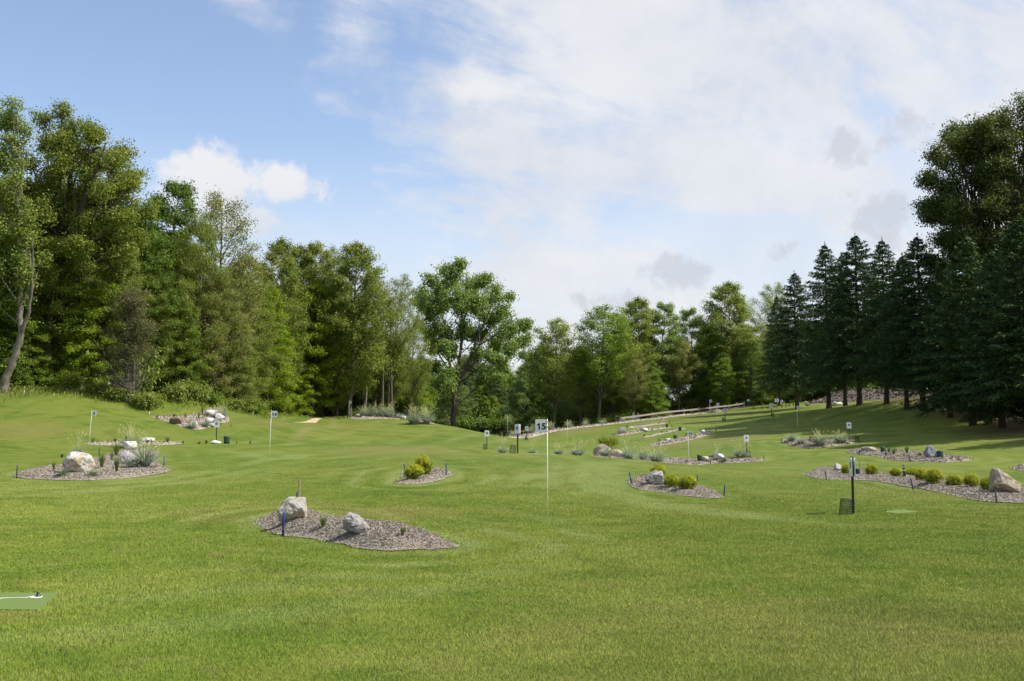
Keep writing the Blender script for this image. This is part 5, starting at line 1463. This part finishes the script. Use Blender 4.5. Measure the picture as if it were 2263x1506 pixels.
Dl = 68.5; k3 = Dl / F_PX
lk = blobs_px([(12,215,24),(-20,240,34),(22,260,20),(5,300,26),(-30,330,40),(10,350,24),(-25,420,34),(8,430,22),(-20,500,30),(14,520,20),(20,565,22),(-10,590,28),(38,580,14),(22,615,18),(-30,660,30),(5,660,14),(34,650,18),(40,615,20),(62,600,18),(36,560,22),(72,560,18),(30,500,22),(52,520,18),(25,440,24),(45,470,18),(22,390,22),(16,300,20)], 10, 862, Dl)
def sl_(lst): return [((x - 10) * k3, yy, (862 - y) * k3) for x, y, yy in lst]
lst_ = [(sl_([(6,870,0),(14,830,0),(30,785,0),(42,735,0)]), .30, .23), (sl_([(42,735,0),(33,690,.2),(36,620,.4),(36,560,.5),(28,470,.4),(20,350,.2),(12,240,0)]), .19, .04), (sl_([(42,737,0),(60,690,-.3),(70,640,-.6),(75,590,-.9),(78,530,-1.2)]), .15, .04),
        (sl_([(33,640,.4),(10,600,.8),(-15,560,1.2)]), .09, .03)]
lkm = clump_tree(303, 21, lk, lst_, 24, .16, .31, 1.3, M_BARKG, .7)
x_, y_, z_ = pt(10, 862, Dl)
t_ = thing('leaning_tree', 'pale trunked tree leaning and forking at the left photo edge', 'tree', (x_, y_, z_ - .1))
obj('crown', lkm[0], t_, color=(.215, .280, .055)); obj('trunk', lkm[1], t_)

# half dead cedar of several grey stems with bare twigs at its foot
rng = np.random.default_rng(77); W = Buf(); L = Buf(); Dd = 70.0; kd = Dd / F_PX
Hd = (878 - 640) * kd
for i in range(6):
    a = i * 1.05; fx, fy = .22 * math.cos(a), .22 * math.sin(a); lx, ly = rng.normal(0, .35, 2)
    hh = Hd * rng.uniform(.7, 1.0)
    P = np.array([(fx, fy, -.2), (fx * 1.2, fy, hh * .3), (fx + lx * .5, fy + ly * .5, hh * .65), (fx + lx, fy + ly, hh)])
    W.tube(bez(P[0], P[1], P[3], 9), np.linspace(.15, .03, 9), 7)
    for j in range(34):
        u = rng.uniform(.12, 1.0); q = P[0] * (1 - u) ** 2 + 2 * u * (1 - u) * P[1] + u * u * P[3]
        az = rng.uniform(0, 6.28); ln = rng.uniform(.7, 2.0) * (1.15 - .5 * u)
        e = q + np.array([math.cos(az), math.sin(az), rng.uniform(.15, .8)]) * ln
        pth = bez(q, q + (e - q) * .5 - (0, 0, .12 * ln), e, 5); W.tube(pth, np.linspace(.022, .006, 5), 3)
        for _ in range(4):
            v = rng.normal(size=3); v[2] = abs(v[2]); st = pth[rng.integers(2, 5)]
            W.tube([st, st + v * .3], [.009, .004], 3)
            if u > .42: twig_leaves(L, W, rng, st, v, .4, 16 if u > .55 else 6, .13, .2, .006, 2, .4, False)
x_, y_, z_ = pt(286, 876, Dd)
t_ = thing('dead_cedar', 'half dead cedar with bare grey twigs and several pale stems at the left wood edge', 'tree', (x_, y_, hz(x_, y_) - .05))
obj('crown', L.mesh('crown', M_LEAF), t_, color=(.150, .150, .060)); obj('trunk', W.mesh('trunk', M_BARKG, True), t_)

# big dark broadleaf tree over the spruces at right
Db = 80.0; kb = Db / F_PX
rng = np.random.default_rng(9); bl = []
for zc, x0, x1 in ((248, 2170, 2300), (285, 2125, 2330), (330, 2100, 2350), (390, 2070, 2370), (440, 2065, 2380), (490, 2075, 2380), (540, 2060, 2380), (590, 2070, 2370), (640, 2080, 2370), (700, 2090, 2370), (760, 2100, 2360)):
    for xx in np.arange(x0, x1, 34): bl.append((xx + rng.normal(0, 9), zc + rng.normal(0, 11), rng.uniform(27, 40)))
bk = blobs_px(bl, 2225, 925, Db)
def sb_(lst): return [((x - 2225) * kb, yy, (925 - y) * kb) for x, y, yy in lst]
bst = [(sb_([(2225,935,0),(2225,800,0),(2222,650,0),(2218,500,0),(2215,260,0)]), .5, .06), (sb_([(2222,700,0),(2170,590,-1.5),(2120,480,-2),(2090,430,-2)]), .25, .05), (sb_([(2222,700,0),(2270,560,1.5),(2310,440,2)]), .25, .05), (sb_([(2220,580,0),(2190,450,2),(2160,320,2.5)]), .2, .05), (sb_([(2222,640,0),(2250,500,-2),(2270,340,-2.6)]), .2, .05)]
bkm = clump_tree(304, 26, bk, bst, 34, .19, .40, 1.1, M_BARKD, .8, .5, 2)
x_, y_, z_ = pt(2225, 925, Db)
t_ = thing('broadleaf_tree', 'huge dark broadleaf tree towering above the spruces at right', 'tree', (x_, y_, hz(x_, y_) - .2))
t_.scale = (.88, .88, .935)
obj('crown', bkm[0], t_, color=(.095, .125, .030)); obj('trunk', bkm[1], t_)

# ---- spruce row
SPR = [(1762,905,116,597,.92,0,'leftmost and shortest spruce of the row'),(1832,903,104,533,.95,1,'second spruce from the left end of the row with an open thin top'),(1868,895,100,556,.85,1,'lower spruce squeezed between two taller ones near the left of the row'),
       (1900,895,94,513,1.05,0,'spruce with the highest pointed top left of the big broadleaf tree'),(1960,893,88.5,523,1.0,1,'spruce with a narrow spire, fifth along the row'),(2004,895,84,560,1.0,0,'spruce in the middle of the row below the gap in the tops'),
       (2040,905,79.5,515,1.05,0,'spruce with a thin leader touching the big broadleaf tree'),(2100,922,74.5,560,1.05,2,'dark spruce right in front of the big broadleaf tree'),(2150,938,70,515,1.1,1,'spruce with drooping skirts near the bed with the blue grey boulder'),
       (2215,945,66.5,540,1.15,2,'second nearest spruce at right with dense low limbs'),(2275,952,62,470,1.15,0,'nearest spruce cut by the right photo edge')]
for px, py, D, top, wd, kk, lab in SPR:
    put_tree('spruce_tree', px, py, D, SP[kk], top, lab, C_SPR if kk != 1 else C_SPR2, 'spruces in the row at right', wd, None, 17.)
for i, (xx, yy, hh) in enumerate(((41, 58, 15), (40, 66, 16), (43, 74, 16), (35.5, 53, 14))):
    put_tree('spruce_tree', 0, 0, 0, SP[i % 3], 0, 'dark spruce standing behind the row near the right photo edge', C_SPR, 'spruces behind the row at right', 1.1, None, 17., xx, yy, hh)
put_tree('spruce_tree', 1722, 900, 140, SP[1], 650, 'thin far spruce left of the row, mixed with yellow green trees', C_SPR2, 'spruces in the row at right', .8, None, 17.)

# ---- left wood, trees one can tell apart
TL = [  # px, py, D, top row, proto, colour, width, label
 (210, 872, 74, 585, 'maple', C_MAPLE, .95, 'bright low maple below the tallest tree at far left'),
 (150, 862, 75, 430, 'oak', C_GREEN, .80, 'mid green full crown in front of the tallest left tree'),
 (55, 858, 72, 640, 'maple', C_GREEN, 1.0, 'low dark leafy tree behind the leaning pale trunk'),
 (265, 880, 79, 470, 'oak', C_OLIVE, .72, 'olive tree just left of the glossy dark maple top'),
 (355, 900, 86, 390, 'maple2', C_DEEP, .80, 'glossy dark green maple with rounded top left of the cumulus cloud'),
 (330, 892, 78, 600, 'oak', C_OLIVE, .75, 'dull olive tree above the half dead cedar'),
 (395, 902, 80, 640, 'maple', C_GREEN, .85, 'layered green maple right of the half dead cedar'),
 (432, 908, 82, 470, 'oak', C_OLIVE, .62, 'mid olive crown between dark maple and thin topped oak'),
 (487, 912, 88, 427, 'airy2', C_TAN, .95, 'thin topped tan olive oak with sky showing through'),
 (470, 910, 83, 600, 'oak', C_TAN, .80, 'tan olive bushy oak below the thin topped one'),
 (545, 918, 92, 560, 'oak', C_OLIVE, .75, 'olive crown sloping down right of the thin topped oak'),
 (520, 916, 85, 690, 'maple', C_OLIVE, .85, 'low spreading tan green tree at the wood edge'),
 (590, 924, 99, 640, 'maple', C_MAPLE, .90, 'bright lime maple, left one of the lime pair'),
 (622, 924, 104, 525, 'round', C_OLIVE, .66, 'pale olive tall tree left of the roundest olive crown'),
 (662, 922, 113, 541, 'round', C_OLIVE, .62, 'olive crown in the flat skyline between the two tall olive trees'),
 (735, 919, 115, 545, 'oak', C_OLIVE, .62, 'olive crown filling the skyline left of the roundest crown'),
 (572, 918, 114, 575, 'oak', C_OLIVE, .66, 'olive crown closing the gap right of the thin topped oak'),
 (640, 926, 106, 745, 'maple', C_MAPLE, 1.1, 'low lime maple at the edge above the sand bunker'),
 (690, 922, 109, 622, 'maple2', C_MAPLE, .90, 'bright lime maple, right one of the lime pair'),
 (700, 920, 113, 536, 'round', C_OLIVE, .72, 'flat topped olive tree right of the tall pale olive tree'),
 (772, 917, 110, 536, 'round', C_OLIVE, .85, 'roundest big olive crown right of the lime maples'),
 (745, 919, 111, 690, 'oak', C_OLIVE, .8, 'lower olive tree with dead side twigs right of the lime maples'),
 (830, 914, 116, 600, 'airy', C_OLIVE, .75, 'olive tree sloping down towards the lone tree'),
 (868, 913, 118, 612, 'airy', C_OLIVE, .72, 'thin stemmed airy tree with sky gaps left of the lone tree'),
 (905, 914, 122, 690, 'airy', C_OLIVE, .62, 'small airy tree just left of the lone tree crown'),
 (805, 914, 114, 720, 'column', C_GREEN, .9, 'dark green narrow tree behind the mound top clumps'),
 (900, 914, 124, 795, 'maple', C_MAPLE, 1.15, 'small bright lime tree at the right end of the left wood'),
 (850, 913, 117, 760, 'column', C_OLIVE, 1.0, 'short olive tree with thin trunk behind the mound top'),
]
for i, (px, py, D, top, pk, colr, wd, lab) in enumerate(TL):
    put_tree('broadleaf_tree', px, py, D, PR[pk], top, lab, colr, 'trees along the left wood edge', wd, i * 77 % 360, HP)
# thin bare trunks standing in front of the wood by the mound top
rng = np.random.default_rng(41)
for px, D, top, ln, lab in ((805, 113, 800, .06, 'pale leaning bare trunk at the left of the thin trunks on the mound'), (845, 114, 790, 0, 'dark straight thin trunk rising behind the mound grass'), (858, 115, 780, .01, 'second dark straight thin trunk behind the mound grass'), (866, 115, 800, -.02, 'third thin trunk right of the two dark ones')):
    W = Buf(); L = Buf(); x_, y_, z_ = pt(px, 916, D); z_ = hz(x_, y_); H = pt(px, 690, D)[2] - z_
    P = np.array([(0, 0, -.2), (ln * H * .3, 0, H * .3), (ln * H * .8, .2, H * .65), (ln * H * 1.1, .1, H)])
    W.tube(P, [.17, .14, .10, .04], 7)
    for j in range(14):
        u = rng.uniform(.45, 1); q = np.array([np.interp(u, [0, .3, .65, 1], P[:, c]) for c in range(3)]); az = rng.uniform(0, 6.28)
        twig_leaves(L, W, rng, q, np.array([math.cos(az), math.sin(az), .6]), rng.uniform(1, 2.2), 14, .22, .4, .014, 3)
    t_ = thing('slender_tree', lab, 'tree', (x_, y_, z_), group='slender trees behind the mound')
    obj('crown', L.mesh('crown', M_LEAF), t_, color=C_OLIVE); obj('trunk', W.mesh('trunk', M_BARKG if ln > .04 else M_BARK, True), t_)

# ---- right wood
TR = [
 (1222, 944, 146, 708, 'vase', C_OLIVE, .95, 'vase shaped tree with bare forked trunk right of the lone tree'),
 (1322, 938, 147, 677, 'vase', C_GREEN, 1.0, 'round headed tree on a bare trunk, second right of the lone tree'),
 (1285, 941, 150, 760, 'airy2', C_OLIVE, .75, 'thin tree between the two bare trunked trees'),
 (1370, 934, 153, 690, 'oak', C_OLIVE, .62, 'olive tree behind the round headed one'),
 (1418, 932, 156, 656, 'round', C_OLIVE, .78, 'tall olive round crowned tree above the rail fence start'),
 (1462, 928, 158, 664, 'maple2', C_FAR_HAZE, .72, 'soft green tree left of the sky notch over the fence'),
 (1400, 934, 148, 770, 'airy2', C_TAN, .9, 'sparse tan tree with thin trunk before the right wood'),
 (1500, 924, 156, 748, 'vase', C_TAN, .9, 'small pale tree on a thin bare trunk above the rail fence'),
 (1535, 918, 166, 680, 'maple2', C_FAR_HAZE, .78, 'hazy green tree in the notch left of the big right crown'),
 (1565, 914, 158, 720, 'round', C_GREEN, .85, 'mid green tree in front at the left of the big right crown'),
 (1622, 908, 160, 622, 'round', C_OLIVE, .88, 'biggest dense crown of the right wood left of the spruces'),
 (1660, 906, 157, 735, 'maple', C_FAR_HAZE, .9, 'lit yellow green tree below the biggest right crown'),
 (1698, 904, 166, 627, 'airy', C_OLIVE, .72, 'airy olive tree top just left of the shortest spruce'),
 (1715, 904, 152, 720, 'oak', C_OLIVE, .8, 'olive tree in the shade just left of the spruce row'),
 (1440, 931, 150, 800, 'maple', C_GREEN, .9, 'low green tree behind the first half of the rail fence'),
 (1345, 937, 152, 800, 'maple', C_FAR_HAZE, .9, 'low pale green tree behind the round headed tree'),
 (1595, 911, 154, 790, 'maple2', C_GREEN, .9, 'dark low tree behind the upper rail fence'),
]
for i, (px, py, D, top, pk, colr, wd, lab) in enumerate(TR):
    put_tree('broadleaf_tree', px, py, D, PR[pk], top, lab, tuple(c * 1.12 for c in colr), 'trees along the right wood edge', wd * 1.22, i * 61 % 360, HP)

# ---- trees deeper in the woods, seen only as the mass behind
rng = np.random.default_rng(123)
def seg_pts(poly, spacing, off, jit):
    out = []
    for a, b in zip(poly[:-1], poly[1:]):
        a = np.array(a, float); b = np.array(b, float); d_ = b - a; L_ = np.linalg.norm(d_); nrm = np.array([-d_[1], d_[0]]) / L_
        for q in np.arange(spacing * .5, L_, spacing): out.append(a + d_ * q / L_ + nrm * off + rng.normal(0, jit, 2))
    return out
KINDS = ('oak', 'round', 'maple2', 'column', 'maple')
for row, (off, hh) in enumerate(((4.5, 14), (9.5, 17), (16, 18), (24, 19))):
    for q in seg_pts(LEFT_EDGE[1:], 5.2, off, .9):
        i = int(rng.integers(0, 5)); sx = q[0] * F_PX / q[1] + CX
        if sx < -260 or sx > 930: continue
        cap = np.interp(sx, [0, 300, 400, 560, 700, 800, 930], [300, 420, 520, 570, 580, 620, 820])   # keep behind the skyline of the front trees
        zz_ = hz(*q); Hm = pt(sx, cap + 40, q[1])[2] - zz_
        put_tree('wood_tree', 0, 0, 0, PR[KINDS[i]], 0, 'tree standing deeper in the left wood behind the edge trees', [C_GREEN, C_OLIVE, C_DEEP, C_OLIVE, C_GREEN][i], 'trees deeper in the left wood', rng.uniform(.75, 1.0), rng.uniform(0, 360), HP, q[0], q[1], max(6, min(hh * rng.uniform(.8, 1.1), Hm)))
for row, (off, hh) in enumerate(((7, 12), (15, 13.5), (24, 15), (34, 15))):
    for q in seg_pts([(60, 152), (36, 160), (30, 158), (24, 151), (16, 148), (9, 149), (4, 152)], 5.5, -off, 1.0):
        i = int(rng.integers(0, 5)); sx = q[0] * F_PX / q[1] + CX
        if sx < 1150: continue
        zz_ = hz(*q); cap = np.interp(sx, [1150, 1230, 1300, 1420, 1520, 1620, 1750, 2200], [800, 770, 730, 690, 720, 660, 690, 690]); Hm = pt(sx, cap, q[1])[2] - zz_
        put_tree('wood_tree', 0, 0, 0, PR[KINDS[i]], 0, 'tree standing deeper in the right wood behind the rail fence', [C_GREEN, C_FAR_HAZE, C_DEEP, C_OLIVE, C_GREEN][i], 'trees deeper in the right wood', rng.uniform(.75, 1.0), rng.uniform(0, 360), HP, q[0], q[1], max(5, min(hh * rng.uniform(.85, 1.1), Hm)))
# behind the hillside on the far right
for i in range(16):
    x_, y_ = 48 + i * 4.2 + rng.normal(0, 1), 146 + rng.normal(0, 4) - i * .6
    put_tree('wood_tree', 0, 0, 0, PR[KINDS[i % 5]], 0, 'tree behind the mulch hillside and the spruces', C_DEEP, 'trees behind the mulch hillside', 1.0, rng.uniform(0, 360), HP, x_, y_, rng.uniform(13, 16))
# far shore
n_far = 0
for row, yy in enumerate((269, 275, 283, 293, 305)):
    for xx in np.arange(-52, 46, 6.2):
        q = (xx + rng.normal(0, 1.5), yy + rng.normal(0, 2)); i = int(rng.integers(0, 5)); sx = q[0] * F_PX / q[1] + CX
        if sx < 850 or sx > 1420: continue
        H_ = (11 + row * 2.2) * rng.uniform(.75, 1.2)
        put_tree('far_tree', 0, 0, 0, PR[KINDS[i]], 0, 'tree of the soft green wood on the far shore of the pond', [C_FAR_HAZE, C_FAR_HAZE, C_GREEN, (.10, .14, .04), C_MAPLE][int(rng.integers(0, 5))], 'trees on the far shore', rng.uniform(.9, 1.25), rng.uniform(0, 360), HP, q[0], q[1], H_)

# ---- undergrowth shrubs along the wood edges
def shrub_mesh(seed, n=26, nl=26):
    rng = np.random.default_rng(seed); L, W = Buf(), Buf()
    for i in range(n):
        az = i * 2.4; r_ = rng.uniform(.2, .8); e = np.array([r_ * math.cos(az), r_ * math.sin(az), rng.uniform(.35, 1.0)])
        twig_leaves(L, W, rng, np.array([0, 0, 0.]) + e * .1, e, np.linalg.norm(e), nl, .16, .2, .012, 4, .7)
    return L.mesh('foliage', M_LEAF), W.mesh('stems', M_BARK)
SHR = [shrub_mesh(61), shrub_mesh(62), shrub_mesh(63, 20, 18)]
def shrub(px, py, D, w, h, label, colr, k, group):
    x_, y_, _ = pt(px, py, D); W = size_at(w, D); H = size_at(h, D)
    t_ = thing('wood_shrub', label, 'shrub', (x_, y_, hz(x_, y_) - .03), (0, 0, R(px * 31 % 360)), (W / 2, W / 2, H), group)
    obj('foliage', SHR[k % 3][0], t_, color=colr); obj('stems', SHR[k % 3][1], t_)
SL = [(255, 886, 69.5, 60, 30, 'low bright shrub left of the foot of the half dead cedar'), (318, 900, 69.5, 70, 36, 'bright shrub right of the foot of the half dead cedar'), (345, 905, 71, 50, 26, 'second bright shrub right of the half dead cedar'), (160, 868, 71, 60, 34, 'pale shrub under the tallest left tree'),
      (215, 872, 70, 60, 28, 'olive shrub between tallest tree and half dead cedar'), (55, 862, 71, 60, 24, 'dark low shrub right of the leaning trunk'), (110, 866, 71, 50, 26, 'dark shrub at the foot of the tallest left tree'), (430, 912, 77, 70, 46, 'broad shrub above the white rock heap'), (475, 916, 78, 50, 34, 'dark shrub behind the white rock heap'),
      (510, 918, 82, 60, 30, 'low shrub right of the white rock heap'), (385, 905, 74, 60, 42, 'olive shrub above the slope patch'), (560, 925, 90, 50, 30, 'dark shrub left of the sand bunker under the lime maples'), (610, 926, 102, 50, 26, 'lime shrub under the left lime maple'), (690, 922, 111, 50, 36, 'dark shrub behind the sand bunker'),
      (740, 919, 116, 50, 34, 'bright shrub left of flag 4'), (780, 917, 114, 40, 26, 'dark shrub right of flag 4'), (905, 915, 122, 60, 40, 'bright lime shrub behind the mound knoll'), (880, 916, 121, 40, 30, 'dark shrub behind the mound top clumps')]
for i, a in enumerate(SL):
    shrub(*a, [C_MAPLE, C_GREEN, C_OLIVE][('bright' in a[5] or 'lime' in a[5]) and 0 or (1 if 'dark' in a[5] else 2)], i, 'undergrowth shrubs at the left wood edge')
for i in range(17):
    px = 1235 + i * 29
    shrub(px, 930, 146 + rng.uniform(0, 3) if px < 1400 else 157 + rng.uniform(0, 3), 46, rng.uniform(22, 44), 'shrub of the dark undergrowth behind the rail fence and pond bank', C_GREEN if i % 2 else C_OLIVE, i, 'undergrowth shrubs in the right wood')
for i in range(15):
    px = 925 + i * 22
    shrub(px, 950, 263.5 + rng.uniform(-1, 1), 40, rng.uniform(20, 36), 'shrub overhanging the water on the far shore', C_GREEN if i % 3 else C_FAR_HAZE, i, 'shrubs on the far shore')

rng = np.random.default_rng(91)
for i, q in enumerate(seg_pts([(60, 152), (36, 160), (30, 158), (24, 151), (16, 148), (9, 149), (4, 152)], 2.6, -11, 1.2)):
    t_ = thing('wood_shrub', 'tall shrub filling the shade between trunks of the right wood', 'shrub', (q[0], q[1], hz(*q)), (0, 0, i), (2.2, 2.2, rng.uniform(3.2, 4.6)), 'understorey of the right wood')
    obj('foliage', SHR[i % 3][0], t_, color=C_GREEN); obj('stems', SHR[i % 3][1], t_)
for i, q in enumerate(seg_pts(LEFT_EDGE[1:], 2.8, 5.5, 1.0)):
    if q[0] * F_PX / q[1] + CX < -150: continue
    t_ = thing('wood_shrub', 'tall shrub filling the shade between trunks of the left wood', 'shrub', (q[0], q[1], hz(*q)), (0, 0, i), (1.7, 1.7, rng.uniform(2.2, 3.6)), 'understorey of the left wood')
    obj('foliage', SHR[i % 3][0], t_, color=C_GREEN); obj('stems', SHR[i % 3][1], t_)

for i in range(26):
    px = 915 + i * 15; x_, y_, _ = pt(px, 945, 267 + rng.uniform(0, 4))
    t_ = thing('wood_shrub', 'tall shrub in the soft wood on the far shore', 'shrub', (x_, y_, hz(x_, y_)), (0, 0, i * 1.7), (3.4, 3.4, rng.uniform(5, 8.5)), 'understorey on the far shore')
    obj('foliage', SHR[i % 3][0], t_, color=C_FAR_HAZE if i % 3 else C_GREEN); obj('stems', SHR[i % 3][1], t_)

# ---- rough unmown grass along the left wood edge
rng = np.random.default_rng(55); n = 20000
seg = rng.integers(1, len(LEFT_EDGE) - 1, n); u = rng.random(n)[:, None]
Pq = LEFT_EDGE[seg] * (1 - u) + LEFT_EDGE[seg + 1] * u if False else LEFT_EDGE[seg] + (LEFT_EDGE[np.minimum(seg + 1, len(LEFT_EDGE) - 1)] - LEFT_EDGE[seg]) * u
dv = LEFT_EDGE[np.minimum(seg + 1, len(LEFT_EDGE) - 1)] - LEFT_EDGE[seg]; nrm = np.column_stack([-dv[:, 1], dv[:, 0]]) / (np.linalg.norm(dv, axis=1)[:, None] + 1e-9)
Pq = Pq + nrm * (rng.normal(-.2, 1.1, n))[:, None]
zq = gsample(GZ, Pq[:, 0], Pq[:, 1])
B = Buf(); hh = rng.uniform(.10, .36, n)
T = rng.normal(size=(n, 3)) * .35 + (0, 0, 1); N = np.cross(T, rng.normal(size=(n, 3)))
B.leaves(np.column_stack([Pq, zq + hh * .45]), N, hh, rng, .22, None, T)
o = obj('rough_grass', B.mesh('rough_grass', M_LEAF), color=(.22, .28, .05)); tag(o, 'rough unmown grass along the foot of the left wood', 'grass', None, 'stuff')
